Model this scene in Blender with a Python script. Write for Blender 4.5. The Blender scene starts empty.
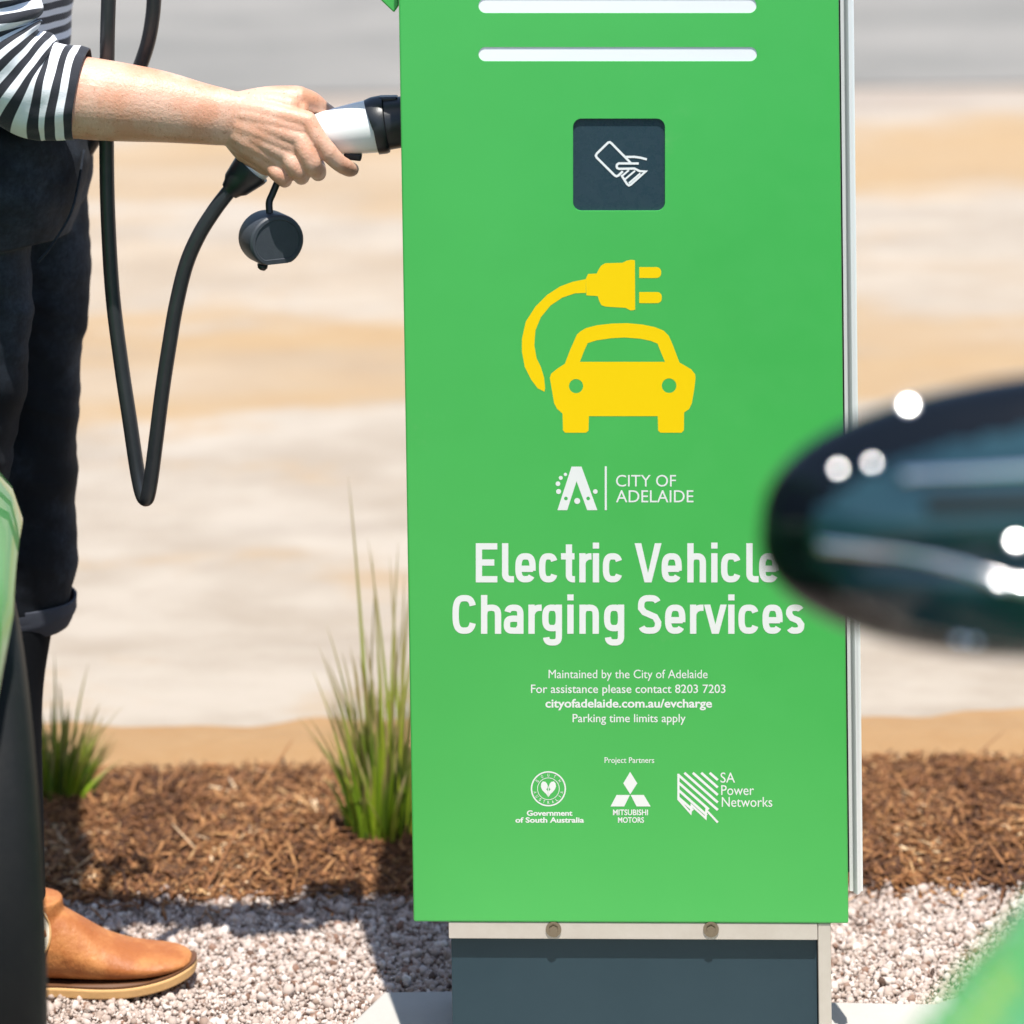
import bpy, bmesh, math, random
import numpy as np
from mathutils import Vector, Matrix, noise
random.seed(7); rng = np.random.default_rng(7)
R = math.radians
S = bpy.context.scene
COL = S.collection

# ------------------------------------------------------------------ camera
W = H = 1024
F = 2609.0                       # focal length in pixels
PITCH, ROLL = R(1.84), R(0.84)
CAMH = 1.5
PROW = -294 + F*math.tan(PITCH)  # row of the principal point (the photo is a low crop of a wider frame)
PCOL = 512.0
cam_d = bpy.data.cameras.new('camera'); cam = bpy.data.objects.new('camera', cam_d); COL.objects.link(cam)
S.camera = cam
rot = Matrix.Rotation(R(90)-PITCH, 4, 'X') @ Matrix.Rotation(-ROLL, 4, 'Z')
cam.matrix_world = Matrix.Translation((0, 0, CAMH)) @ rot
cam_d.sensor_width = 36; cam_d.sensor_fit = 'HORIZONTAL'
cam_d.lens = F/W*36
cam_d.shift_x = 0.0; cam_d.shift_y = (PROW-512)/H
cam_d.clip_start = 0.05; cam_d.clip_end = 3000
cam_d.dof.use_dof = True
cam_d.dof.focus_distance = 2.87
cam_d.dof.aperture_fstop = (cam_d.lens/1000)/0.033
cam_d.dof.aperture_blades = 0
ROT3 = rot.to_3x3(); CP = Vector((0, 0, CAMH))

def ray(px, py):
    return ROT3 @ Vector(((px-PCOL)/F, -(py-PROW)/F, -1.0))
def P(px, py, Y):
    d = ray(px, py); return CP + d*(Y/d.y)
def G(px, py, h=0.0):
    d = ray(px, py); return CP + d*((h-CAMH)/d.z)

# ------------------------------------------------------------------ materials
def mat(name, col=(.5,.5,.5), rough=.5, metal=0, spec=.5, coat=0, coat_r=.03, sss=0):
    m = bpy.data.materials.new(name); m.use_nodes = True
    b = m.node_tree.nodes['Principled BSDF']
    b.inputs['Base Color'].default_value = (*col, 1)
    b.inputs['Roughness'].default_value = rough
    b.inputs['Metallic'].default_value = metal
    b.inputs['Specular IOR Level'].default_value = spec
    b.inputs['Coat Weight'].default_value = coat
    b.inputs['Coat Roughness'].default_value = coat_r
    if sss:
        b.inputs['Subsurface Weight'].default_value = sss
        b.inputs['Subsurface Radius'].default_value = (.012, .004, .002)
        b.inputs['Subsurface Scale'].default_value = 1
    return m
class N:
    def __init__(s, m): s.m = m; s.t = m.node_tree; s.b = s.t.nodes['Principled BSDF']; s._c = None
    def new(s, ty, **kw):
        n = s.t.nodes.new(ty)
        for k, v in kw.items(): setattr(n, k, v)
        return n
    def link(s, a, b): s.t.links.new(a, b)
    def coord(s, scale=(1,1,1), obj=True, rotz=0):
        c = s.new('ShaderNodeTexCoord'); mp = s.new('ShaderNodeMapping')
        mp.inputs['Scale'].default_value = scale; mp.inputs['Rotation'].default_value = (0,0,rotz)
        s.link(c.outputs['Object' if obj else 'UV'], mp.inputs[0]); return mp.outputs[0]
    def noise(s, scale, detail=4, rough=.5, vec=None, dist=0):
        n = s.new('ShaderNodeTexNoise'); n.inputs['Scale'].default_value = scale
        n.inputs['Detail'].default_value = detail; n.inputs['Roughness'].default_value = rough
        n.inputs['Distortion'].default_value = dist
        s.link(vec if vec is not None else s.coord(), n.inputs['Vector']); return n.outputs['Fac']
    def voro(s, scale, feat='F1', vec=None):
        n = s.new('ShaderNodeTexVoronoi', feature=feat); n.inputs['Scale'].default_value = scale
        s.link(vec if vec is not None else s.coord(), n.inputs['Vector']); return n
    def ramp(s, fac, stops, interp='LINEAR'):
        n = s.new('ShaderNodeValToRGB'); n.color_ramp.interpolation = interp
        e = n.color_ramp.elements
        while len(e) < len(stops): e.new(.5)
        for i, (p, c) in enumerate(stops):
            e[i].position = p; e[i].color = (*c, 1) if len(c) == 3 else c
        s.link(fac, n.inputs[0]); return n.outputs[0]
    def mix(s, fac, a, b, mode='MIX'):
        n = s.new('ShaderNodeMix', data_type='RGBA', blend_type=mode)
        for sock, v in ((n.inputs[0], fac), (n.inputs[6], a), (n.inputs[7], b)):
            if hasattr(v, 'links'): s.link(v, sock)
            else: sock.default_value = v if isinstance(v, (int, float)) else (*v, 1)
        return n.outputs[2]
    def math(s, op, a, b=0, c=None):
        n = s.new('ShaderNodeMath', operation=op)
        for i, v in enumerate((a, b, c)):
            if v is None: continue
            if hasattr(v, 'links'): s.link(v, n.inputs[i])
            else: n.inputs[i].default_value = v
        return n.outputs[0]
    def mapr(s, v, a, b, c=0, d=1):
        n = s.new('ShaderNodeMapRange', interpolation_type='SMOOTHSTEP'); s.link(v, n.inputs[0])
        for i, q in enumerate((a, b, c, d)): n.inputs[i+1].default_value = q
        return n.outputs[0]
    def color(s, c): s.link(c, s.b.inputs['Base Color'])
    def rough(s, c): s.link(c, s.b.inputs['Roughness'])
    def bump(s, h, strength=.3, dist=.01):
        n = s.new('ShaderNodeBump'); n.inputs['Strength'].default_value = strength; n.inputs['Distance'].default_value = dist
        s.link(h, n.inputs['Height']); s.link(n.outputs[0], s.b.inputs['Normal'])
    def attr(s, name): return s.new('ShaderNodeAttribute', attribute_name=name).outputs['Fac']
    def sep(s, v): 
        n = s.new('ShaderNodeSeparateXYZ'); s.link(v, n.inputs[0]); return n.outputs

M = {}
M['green'] = mat('charger_green', (.062,.47,.09), .42, spec=.5, coat=.35, coat_r=.22); n = N(M['green'])
gcol = n.mix(n.noise(7, 3), (.058,.465,.088), (.070,.505,.10)); n.color(n.mix(n.mapr(n.noise(5, 9, .78), .60, .80, 0, .14), gcol, (.45,.52,.36)))
n.rough(n.mapr(n.noise(26, 5, .65), .3, .7, .36, .50)); n.bump(n.noise(6, 2), .22, .004)
M['vinyl'] = mat('white_vinyl', (.86,.87,.86), .35)
M['yellow'] = mat('yellow_vinyl', (.98,.66,.0), .5, spec=.25)
M['acrylic'] = mat('white_acrylic', (.93,.93,.94), .2, coat=.5)
M['reader'] = mat('reader_slate', (.03,.062,.085), .35, spec=.3); n = N(M['reader'])
n.color(n.mix(n.noise(55, 5, .7), (.020,.048,.068), (.034,.062,.080)))
n.rough(n.mapr(n.noise(120, 4, .7), .35, .7, .2, .45))
M['plinth'] = mat('plinth_slate', (.055,.092,.108), .5, spec=.25); n = N(M['plinth'])
n.color(n.mix(n.noise(14, 6, .7), (.024,.050,.068), (.034,.064,.084)))
M['alu'] = mat('brushed_aluminium', (.68,.64,.60), .38, 1.0); n = N(M['alu'])
n.color(n.mix(n.noise(30, 5, .7), (.60,.55,.50), (.74,.70,.66))); n.rough(n.mapr(n.noise(60, 4), .3, .7, .3, .5))
M['paintalu'] = mat('cream_painted_frame', (.60,.54,.48), .5); n = N(M['paintalu'])
n.color(n.mix(n.noise(30, 6, .7), (.50,.44,.38), (.66,.61,.56)))
M['streak_metal'] = mat('polished_streak_metal', (.85,.85,.86), .12, 1.0)
M['satin'] = mat('white_satin_trim', (.95,.96,.96), .25, coat=.6)
M['bolt'] = mat('bolt_steel', (.30,.25,.19), .4, 1.0)
M['blackp'] = mat('black_plastic', (.012,.014,.017), .38); n = N(M['blackp']); n.bump(n.noise(600, 2), .08, .001)
M['rubber'] = mat('black_rubber_cable', (.022,.024,.028), .36); n = N(M['rubber'])
n.color(n.mix(n.noise(40, 5, .7), (.015,.018,.022), (.034,.036,.04))); n.bump(n.noise(300, 3), .1, .001)
M['cap'] = mat('charcoal_rubber', (.035,.042,.052), .5); n = N(M['cap'])
n.color(n.mix(n.noise(90, 5, .7), (.03,.036,.045), (.052,.06,.072))); n.bump(n.noise(500, 3), .15, .001)
M['whitep'] = mat('white_handle_plastic', (.80,.81,.80), .32, coat=.2)
M['tyre'] = mat('tyre_rubber', (.012,.013,.015), .55, spec=.12); n = N(M['tyre'])
n.color(n.mix(n.noise(18, 5, .7), (.006,.008,.010), (.018,.018,.018))); n.bump(n.noise(200, 3), .2, .002)
M['rim'] = mat('alloy_rim', (.5,.5,.5), .3, 1.0)
M['carg'] = mat('car_paint_green', (.035,.26,.045), .3, coat=1, coat_r=.02)
M['carg2'] = mat('car_paint_light_green', (.11,.38,.15), .3, coat=1, coat_r=.02)
M['glass'] = mat('dark_car_glass', (.01,.012,.014), .03, coat=1, coat_r=.02)
M['lamp'] = mat('lamp_lens', (.5,.5,.52), .08, .6, coat=1)
M['redlamp'] = mat('red_lamp_lens', (.4,.01,.01), .1, coat=1)
M['gloss'] = mat('gloss_black_mirror_shell', (.004,.006,.009), .12, spec=.3, coat=.0, coat_r=.02)
M['teal'] = mat('dark_teal_gloss', (.008,.030,.045), .08, spec=.5, coat=.3)
n = N(M['teal']); n.bump(n.noise(13, 2, .4), .35, .007); n.color(n.mix(n.mapr(n.noise(14,3,vec=n.coord((.5,1,1.6))), .4,.6), (.006,.022,.034), (.016,.05,.065)))
n = N(M['gloss']); n.bump(n.noise(15, 2, .4), .30, .006)
M['trim'] = mat('dark_trim', (.01,.012,.014), .5)

sk = M['skin'] = mat('skin', (.62,.36,.25), .42, sss=.15); n = N(sk)
base = n.mix(n.mapr(n.noise(22, 4, .6), .35, .65), (.66,.41,.30), (.60,.30,.19))
fre = n.mapr(n.noise(260, 3, .6), .60, .70, 0, .55)
n.color(n.mix(fre, base, (.36,.15,.08)))
c1 = n.noise(330, 4, .6); c2 = n.noise(60, 4, .6, vec=n.coord((1.0,1.0,1.0)))
n.bump(n.math('ADD', c1, n.math('MULTIPLY', c2, 1.2)), .5, .0014)
M['nail'] = mat('fingernail', (.78,.50,.42), .22)

def denim(name, a, b):
    m = M[name] = mat(name, a, .8); n = N(m)
    tw = n.new('ShaderNodeTexWave'); tw.inputs['Scale'].default_value = 260; tw.inputs['Distortion'].default_value = 2
    n.link(n.coord((1,1,1)), tw.inputs[0])
    f = n.noise(6, 5, .65); g = n.noise(180, 3, .7)
    n.color(n.mix(n.math('MULTIPLY', n.mapr(f, .38, .72), g), a, b))
    n.bump(n.math('ADD', n.math('MULTIPLY', tw.outputs['Fac'], .4), g), .25, .0012)
    n.b.inputs['Sheen Weight'].default_value = .02; n.b.inputs['Specular IOR Level'].default_value = .2
denim('black_denim', (.004,.006,.010), (.060,.078,.108))
denim('denim_hem', (.05,.055,.072), (.12,.125,.15))
M['tights'] = mat('black_tights', (.006,.007,.009), .85, spec=.12)

m = M['stripe'] = mat('striped_jersey', (.8,.8,.8), .85); n = N(m)
uv = n.sep(n.coord((1,1,1), obj=False)); v = n.math('ADD', uv[1], n.math('MULTIPLY', n.math('SUBTRACT', n.noise(14, 2), .5), .004))
fr = n.math('FRACT', n.math('DIVIDE', v, .0182))
st = n.mapr(fr, .43, .47); st2 = n.mapr(fr, .965, 1.0)
f = n.math('SUBTRACT', st, st2)
n.color(n.mix(f, n.mix(n.noise(300, 3), (.70,.72,.76), (.80,.81,.84)), (.012,.014,.022)))
n.bump(n.math('ADD', n.noise(700, 2), n.math('MULTIPLY', n.noise(35, 3), 2)), .3, .0012)
n.b.inputs['Sheen Weight'].default_value = .2

m = M['leather'] = mat('tan_leather', (.45,.17,.05), .5, spec=.35); n = N(m)
n.color(n.mix(n.mapr(n.noise(16, 5, .65), .35, .7), (.34,.11,.03), (.55,.24,.08)))
n.bump(n.math('ADD', n.noise(160, 4, .7), n.math('MULTIPLY', n.noise(34, 5, .6, vec=n.coord((2.2,.6,1.0))), 2.2)), .5, .002); n.rough(n.mapr(n.noise(50, 4), .3, .7, .48, .62))
M['sole'] = mat('crepe_sole', (.60,.36,.15), .6); n = N(M['sole']); n.bump(n.noise(200, 3), .3, .001)
M['welt'] = mat('dark_welt', (.12,.05,.02), .6)
m = M['elastic'] = mat('cream_elastic', (.66,.60,.48), .85); n = N(m)
wv = n.new('ShaderNodeTexWave', bands_direction='X'); wv.inputs['Scale'].default_value = 160; n.link(n.coord(), wv.inputs[0])
n.bump(wv.outputs['Fac'], .5, .001)

# ground materials
m = M['ground'] = mat('pale_sandy_ground', (.55,.47,.38), .95); n = N(m)
co = n.coord((1,1,1)); xyz = n.sep(co)
str_ = n.noise(1.0, 4, .55, vec=n.coord((.32, 1.7, 1)))
blob = n.noise(1.6, 5, .6, vec=n.coord((.5, 1.0, 1)))
yy = n.math('ADD', xyz[1], n.math('MULTIPLY', n.math('SUBTRACT', blob, .5), 2.4))
def band(a, b, w): return n.math('MULTIPLY', n.mapr(yy, a-w, a+w), n.mapr(yy, b-w, b+w, 1, 0))
pale = n.mix(n.mapr(n.noise(2.6, 6, .7, vec=n.coord((.7,1.3,1))), .34, .66), (.345,.285,.22), (.44,.38,.31))
sand = n.mix(n.noise(5, 5, .6), (.36,.225,.105), (.42,.30,.17))
bf = n.math('MAXIMUM', band(5.45, 6.35, .2), n.math('MAXIMUM', band(7.9, 9.2, .3), n.math('MULTIPLY', band(6.6, 7.1, .2), .35)))
bf = n.math('MULTIPLY', bf, n.mapr(str_, .30, .58, .25, 1))
cc = n.mix(bf, pale, sand)
cc = n.mix(n.mapr(n.noise(1.0, 5, .65, vec=n.coord((.7, 2.6, 1))), .50, .70, 0, .36), cc, (.27,.225,.18))
cc = n.mix(n.mapr(n.noise(2.2, 5, .7, vec=n.coord((.8, 1.6, 1), rotz=.4)), .54, .70, 0, .6), cc, (.40,.27,.145))
cc = n.mix(n.mapr(yy, 8.9, 10.4, 0, .65), cc, (.30,.25,.215))
n.color(cc); n.bump(n.noise(40, 8, .75), .6, .02)
m = M['sand'] = mat('orange_sand', (.58,.36,.16), .95); n = N(m)
n.color(n.mix(n.noise(14, 6, .7), (.36,.19,.07), (.46,.29,.14))); n.bump(n.noise(60, 8, .75), .8, .012)
m = M['asphalt'] = mat('grey_asphalt', (.33,.325,.31), .9); n = N(m)
n.color(n.mix(n.mapr(n.noise(1.0, 6, .7, vec=n.coord((.5,1,1))), .35, .65), (.17,.164,.148), (.235,.222,.20))); n.bump(n.noise(90, 6, .7), .4, .01)
m = M['gravelbed'] = mat('gravel_bed', (.28,.24,.21), .95); n = N(m)
v = n.voro(150)
n.color(n.mix(n.mapr(v.outputs['Distance'], .1, .75), n.ramp(n.sep(v.outputs['Color'])[0], [(0,(.34,.26,.22)),(.5,(.48,.42,.38)),(1,(.60,.56,.53))]), (.20,.15,.125)))
n.bump(v.outputs['Distance'], -.8, .006)
m = M['gravel'] = mat('gravel_stones', (.5,.45,.4), .85); n = N(m)
n.color(n.mix(n.mapr(n.noise(300, 3), .5, .8, 0, .5), n.ramp(n.attr('tint'), [(0,(.06,.035,.025)),(.06,(.22,.12,.08)),(.14,(.36,.28,.235)),(.45,(.45,.365,.32)),(.8,(.55,.465,.42)),(1,(.68,.62,.57))]), (.4,.34,.3)))
n = N(m); 
m = M['mulchbed'] = mat('mulch_soil', (.12,.06,.03), .95); n = N(m)
n.color(n.mix(n.noise(60, 6, .7), (.09,.04,.018), (.26,.125,.055))); n.bump(n.noise(90, 8, .75), 1, .012)
m = M['mulch'] = mat('bark_mulch', (.2,.1,.05), .85); n = N(m)
n.color(n.ramp(n.attr('tint'), [(0,(.07,.026,.010)),(.25,(.20,.08,.028)),(.55,(.33,.15,.055)),(.85,(.45,.235,.095)),(.95,(.54,.33,.15)),(1,(.72,.52,.32))]))
m = M['concrete'] = mat('pale_concrete', (.66,.65,.61), .8); n = N(m)
n.color(n.mix(n.noise(18, 7, .7), (.37,.36,.33), (.47,.455,.42))); n.bump(n.noise(150, 6, .7), .25, .003)
m = M['grass'] = mat('grass_blades', (.1,.2,.02), .5); n = N(m)
t = n.attr('along'); k = n.attr('tint')
gc = n.ramp(k, [(0,(.03,.06,.006)),(.35,(.11,.20,.010)),(.7,(.25,.38,.012)),(1,(.45,.50,.05))])
tip = n.ramp(k, [(0,(.30,.22,.10)),(.5,(.42,.30,.13)),(1,(.52,.42,.22))])
n.color(n.mix(n.mapr(t, .42, .85), gc, tip))
n.b.inputs['Transmission Weight'].default_value = 0
tr = n.new('ShaderNodeBsdfTranslucent'); tr.inputs[0].default_value = (.25,.40,.04,1)
mx = n.new('ShaderNodeMixShader'); mx.inputs[0].default_value = .22
out = [q for q in n.t.nodes if q.type == 'OUTPUT_MATERIAL'][0]
n.link(n.b.outputs[0], mx.inputs[1]); n.link(tr.outputs[0], mx.inputs[2]); n.link(mx.outputs[0], out.inputs[0])

# ------------------------------------------------------------------ object helpers
def tag(o, label=None, cat=None, group=None, kind=None):
    if label: o['label'] = label
    if cat: o['category'] = cat
    if group: o['group'] = group
    if kind: o['kind'] = kind
    return o
def link(name, me, m=None, parent=None, smooth=False):
    o = bpy.data.objects.new(name, me); COL.objects.link(o)
    if m is not None:
        me.materials.clear(); me.materials.append(m)
    if smooth:
        for p in me.polygons: p.use_smooth = True
    if parent is not None:
        o.parent = parent; o.matrix_parent_inverse = parent.matrix_world.inverted() if parent.type != 'EMPTY' else Matrix.Translation(-parent.location) if parent.rotation_euler.z == 0 else parent.matrix_basis.inverted()
    return o
def empty(name, loc, label, cat):
    o = bpy.data.objects.new(name, None); COL.objects.link(o); o.location = loc; o.empty_display_size = .1
    tag(o, label, cat); return o
def mesh(verts, faces, name='m'):
    me = bpy.data.meshes.new(name); me.from_pydata([tuple(v) for v in verts], [], faces); me.update(); return me
def frombm(bm, name='m'):
    me = bpy.data.meshes.new(name); bm.normal_update(); bm.to_mesh(me); bm.free(); return me
def evaluated(me, mods):
    o = bpy.data.objects.new('t', me); COL.objects.link(o)
    for ty, kw in mods:
        q = o.modifiers.new('m', ty)
        for k, v in kw.items(): setattr(q, k, v)
    dg = bpy.context.evaluated_depsgraph_get(); dg.update()
    r = bpy.data.meshes.new_from_object(o.evaluated_get(dg)); bpy.data.objects.remove(o); return r
def bevel(me, w, seg=3, ang=30):
    return evaluated(me, [('BEVEL', dict(width=w, segments=seg, limit_method='ANGLE', angle_limit=R(ang), harden_normals=False))])
def join(meshes):
    bm = bmesh.new()
    for me in meshes: bm.from_mesh(me)
    return frombm(bm)
def smooth_by_angle(o, ang=35):
    me = o.data
    for p in me.polygons: p.use_smooth = True
    bm = bmesh.new(); bm.from_mesh(me)
    for e in bm.edges:
        if len(e.link_faces) == 2 and e.calc_face_angle(0) > R(ang): e.smooth = False
    bm.to_mesh(me); bm.free()
def tube(pts, rad, hint=Vector((0,1,0)), seg=24, caps=True, uvname=None, roundcap=False):
    """loft of elliptical rings; rad = list of (in-plane radius, radius along hint)"""
    pts = [Vector(p) for p in pts]; n_ = len(pts); vs = []; fs = []; L = [0]
    for i in range(1, n_): L.append(L[-1] + (pts[i]-pts[i-1]).length)
    rings = []
    for i, p in enumerate(pts):
        t = (pts[min(i+1, n_-1)] - pts[max(i-1, 0)]).normalized()
        b = (hint - t*hint.dot(t)).normalized(); a = t.cross(b)
        r = rad[i] if isinstance(rad[i], (tuple, list)) else (rad[i], rad[i])
        rings.append((p, a, b, r, t))
    if roundcap:
        def cap(rg, s):
            p, a, b, r, t = rg; out = []
            for k in (1, 2, 3):
                q = k/3*R(80); out.append((p + t*s*math.sin(q)*min(r), a, b, (r[0]*math.cos(q), r[1]*math.cos(q)), t))
            return out
        rings = cap(rings[0], -1)[::-1] + rings + cap(rings[-1], 1)
    for p, a, b, r, t in rings:
        for j in range(seg):
            q = 2*math.pi*j/seg; vs.append(p + a*r[0]*math.cos(q) + b*r[1]*math.sin(q))
    m_ = len(rings)
    for i in range(m_-1):
        for j in range(seg):
            fs.append((i*seg+j, i*seg+(j+1)%seg, (i+1)*seg+(j+1)%seg, (i+1)*seg+j))
    if caps:
        fs.append(tuple(range(seg))[::-1]); fs.append(tuple((m_-1)*seg+j for j in range(seg)))
    return mesh(vs, fs)
def ellipsoid(c, r, seg=24):
    bm = bmesh.new(); bmesh.ops.create_uvsphere(bm, u_segments=seg, v_segments=seg//2, radius=1)
    for v in bm.verts: v.co = Vector((v.co.x*r[0]+c[0], v.co.y*r[1]+c[1], v.co.z*r[2]+c[2]))
    return frombm(bm)
def spline(pts, n=8):
    """Catmull-Rom through points (Vectors or tuples of any length)"""
    pts = [np.array(p, float) for p in pts]; out = []
    for i in range(len(pts)-1):
        p0 = pts[max(i-1,0)]; p1 = pts[i]; p2 = pts[i+1]; p3 = pts[min(i+2,len(pts)-1)]
        for k in range(n):
            t = k/n
            out.append(.5*((2*p1)+(-p0+p2)*t+(2*p0-5*p1+4*p2-p3)*t*t+(-p0+3*p1-3*p2+p3)*t**3))
    out.append(pts[-1]); return out
def box(x0, x1, y0, y1, z0, z1):
    v = [(x,y,z) for x in (x0,x1) for y in (y0,y1) for z in (z0,z1)]
    return mesh(v, [(0,1,3,2),(4,6,7,5),(0,4,5,1),(2,3,7,6),(0,2,6,4),(1,5,7,3)])
def xform(me, mtx): me.transform(mtx); me.update(); return me
def remesh(meshes, vox, it=5, fac=.5):
    return evaluated(join(meshes), [('REMESH', dict(mode='VOXEL', voxel_size=vox, use_smooth_shade=True)), ('SMOOTH', dict(iterations=it, factor=fac))])

# ------------------------------------------------------------------ ground
def sheet(name, x0, x1, y0, y1, z, m, nx=2, ny=2, edge=0, hfun=None, seed=0, **kw):
    vs = []; fs = []
    for j in range(ny):
        for i in range(nx):
            x = x0+(x1-x0)*i/(nx-1); y = y0+(y1-y0)*j/(ny-1); zz = z
            if edge and j == ny-1: y += edge*(noise.noise(Vector((x*3, seed, 0)))*1.0 + .5*noise.noise(Vector((x*11, seed, 3))))
            if edge and j == 0: y += .25*edge*(noise.noise(Vector((x*9, seed, 7))))
            if hfun: zz += hfun(x, y)
            vs.append((x, y, zz))
    for j in range(ny-1):
        for i in range(nx-1): a = j*nx+i; fs.append((a, a+1, a+1+nx, a+nx))
    o = link(name, mesh(vs, fs), m, smooth=True); tag(o, kind='structure', **kw); return o
sheet('ground', -600, 600, -400, 900, -.012, M['ground'])
sheet('road', -600, 600, 10.15, 24, -.004, M['asphalt'], 600, 3, edge=.25, seed=5)
GF = G(512, 892).y; MF = G(512, 770).y; SF = G(512, 714).y
def hs(x, y):
    u = max(0, min(1, (y-MF)/(SF-MF))); return .006*math.sin(math.pi*min(1,u*1.2))*(1+1.2*noise.noise(Vector((x*5, y*6, 1)))) - .014*u*u
sheet('sand', -4, 4, MF-.05, SF+.01, .004, M['sand'], 300, 12, edge=.05, hfun=hs, seed=1)
sheet('gravel_path', -5, 5, -3, GF+.03, -.004, M['gravelbed'], 20, 6)
def hm(x, y):
    u = max(0, min(1, (y-GF)/(MF-GF))); return .007*math.sin(math.pi*u)+.006*noise.noise(Vector((x*6, y*6, 2)))*math.sin(math.pi*u)
sheet('mulch_bed', -4, 4, GF, MF, .004, M['mulchbed'], 300, 30, edge=.012, hfun=hm, seed=2)

# loose stones
def scatter(name, base_v, base_f, pos, rotm, scl, tint, m, extra=None):
    n_ = len(pos); nv = len(base_v); nf = len(base_f); k = len(base_f[0])
    bv = np.array(base_v); jit = 1 + rng.uniform(-.22, .22, (n_, nv, 1)) if extra is None else np.ones((n_, nv, 1))
    v = bv[None]*jit*scl[:, None, :]
    v = np.einsum('nij,nvj->nvi', rotm, v) + pos[:, None, :]
    f = (np.array(base_f)[None] + (np.arange(n_)*nv)[:, None, None]).reshape(-1)
    me = bpy.data.meshes.new(name)
    me.vertices.add(n_*nv); me.vertices.foreach_set('co', v.reshape(-1).astype(np.float32))
    me.loops.add(len(f)); me.loops.foreach_set('vertex_index', f.astype(np.int32))
    me.polygons.add(n_*nf); me.polygons.foreach_set('loop_start', (np.arange(n_*nf)*k).astype(np.int32))
    me.update(calc_edges=True)
    a = me.attributes.new('tint', 'FLOAT', 'POINT'); a.data.foreach_set('value', np.repeat(tint, nv).astype(np.float32))
    return link(name, me, m)
def randrot(n_, tilt=math.pi):
    az = rng.uniform(0, 2*math.pi, n_); tx = rng.normal(0, tilt, n_); ty = rng.normal(0, tilt, n_)
    c, s = np.cos(az), np.sin(az); Z = np.zeros((n_,3,3)); Z[:,0,0]=c; Z[:,0,1]=-s; Z[:,1,0]=s; Z[:,1,1]=c; Z[:,2,2]=1
    c, s = np.cos(tx), np.sin(tx); X = np.zeros((n_,3,3)); X[:,0,0]=1; X[:,1,1]=c; X[:,1,2]=-s; X[:,2,1]=s; X[:,2,2]=c
    c, s = np.cos(ty), np.sin(ty); Yr = np.zeros((n_,3,3)); Yr[:,1,1]=1; Yr[:,0,0]=c; Yr[:,0,2]=s; Yr[:,2,0]=-s; Yr[:,2,2]=c
    return Z @ X @ Yr
bm = bmesh.new(); bmesh.ops.create_icosphere(bm, subdivisions=1, radius=1)
IV = [tuple(v.co) for v in bm.verts]; IF = [tuple(v.index for v in f.verts) for f in bm.faces]; bm.free()
NG = 125000
gx = rng.uniform(-1.0, .95, NG); gy = GF + .012 - (rng.uniform(0, 1, NG)**1.1)*.75
gy += .008*np.sin(gx*23)+.004*np.sin(gx*61)
sz = rng.lognormal(math.log(.0021), .42, NG)
gpos = np.stack([gx, gy, -.004 + sz*.45 + rng.uniform(0,.004,NG)], 1)
o = scatter('gravel', IV, IF, gpos, randrot(NG, 1.5), sz[:,None]*rng.uniform(.7,1.35,(NG,3))*np.array([1.15,1,.8]), rng.uniform(0,1,NG), M['gravel'])
tag(o, 'pale pinkish gravel stones around the foot of the green charger', 'gravel', kind='stuff')

CV = [(-1,-.7,-.5),(-.6,.8,-.4),(-1,.1,.6),(1,-.6,-.4),(.8,.7,-.5),(1,0,.5),(0,-1,.1),(0,.95,.35)]
CF = [(0,6,2),(0,1,3),(0,3,6),(1,4,3),(2,7,1),(2,1,0),(6,5,2),(2,5,7),(6,3,5),(3,4,5),(7,4,1),(5,4,7)]
NM = 46000
mx_ = rng.uniform(-1.6, 1.6, NM); my_ = rng.uniform(GF-.012, MF+.015, NM)
ln = rng.lognormal(math.log(.0062), .7, NM); wd = rng.uniform(.0005, .0024, NM)
_st = rng.uniform(0,1,NM) < .03; my_ = np.where(_st, GF - np.abs(rng.normal(0,.03,NM)), my_)
mz = np.array([hm(a, b) for a, b in zip(mx_, my_)]) + .004 + rng.uniform(-.002, .007, NM)
o = scatter('mulch', CV, CF, np.stack([mx_, my_, mz], 1), randrot(NM, .5), np.stack([ln, wd*1.3, wd*.7], 1), np.clip(rng.beta(1.3,1.9,NM) + np.array([.45*noise.noise(Vector((a*9, b*9, 5))) for a, b in zip(mx_, my_)]), 0, 1), M['mulch'])
tag(o, 'shredded brown bark mulch covering the planting bed behind the gravel', 'mulch', kind='stuff')

# ------------------------------------------------------------------ charger (kiosk)
YAW = R(2.3); KY = 2.80
K0 = P(632, 921, KY)             # a point on the front plane
KX = Vector((math.cos(YAW), -math.sin(YAW), 0)); KN = Vector((-math.sin(YAW), -math.cos(YAW), 0))  # right, outward normal
KO = Vector((K0.x, K0.y, 0))
KM = Matrix(((KX.x, -KN.x, 0, KO.x), (KX.y, -KN.y, 0, KO.y), (0, 0, 1, 0), (0, 0, 0, 1)))  # local: x right, y into kiosk, z up
def onk(px, py, off=0.0):
    d = ray(px, py); o_ = KO + KN*off
    return CP + d*((o_-CP).dot(KN)/d.dot(KN))
def kl(px, py, off=0.0):        # local kiosk coordinates
    q = onk(px, py, off) - KO; return q.dot(KX), q.z
xl = sum(kl(*p)[0] for p in ((398,0),(414,921)))/2; xr = sum(kl(*p)[0] for p in ((838.5,0),(849,925)))/2
zb = sum(kl(*p)[1] for p in ((414,921),(849,925)))/2; zt = 1.33
print('KIOSK', [tuple(round(c,4) for c in kl(*p)) for p in ((398,0),(838.5,0),(414,921),(849,925))], 'plinth', kl(452,1024), kl(450,1024))
kiosk = empty('charging_station', tuple(KO), 'bright green electric vehicle charging station with a yellow car symbol and white lettering', 'charger')
kiosk.rotation_euler.z = -YAW
def klink(name, me, m, smooth=False, parent=None):
    return link(name, xform(me, KM), m, parent or kiosk, smooth)
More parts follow.
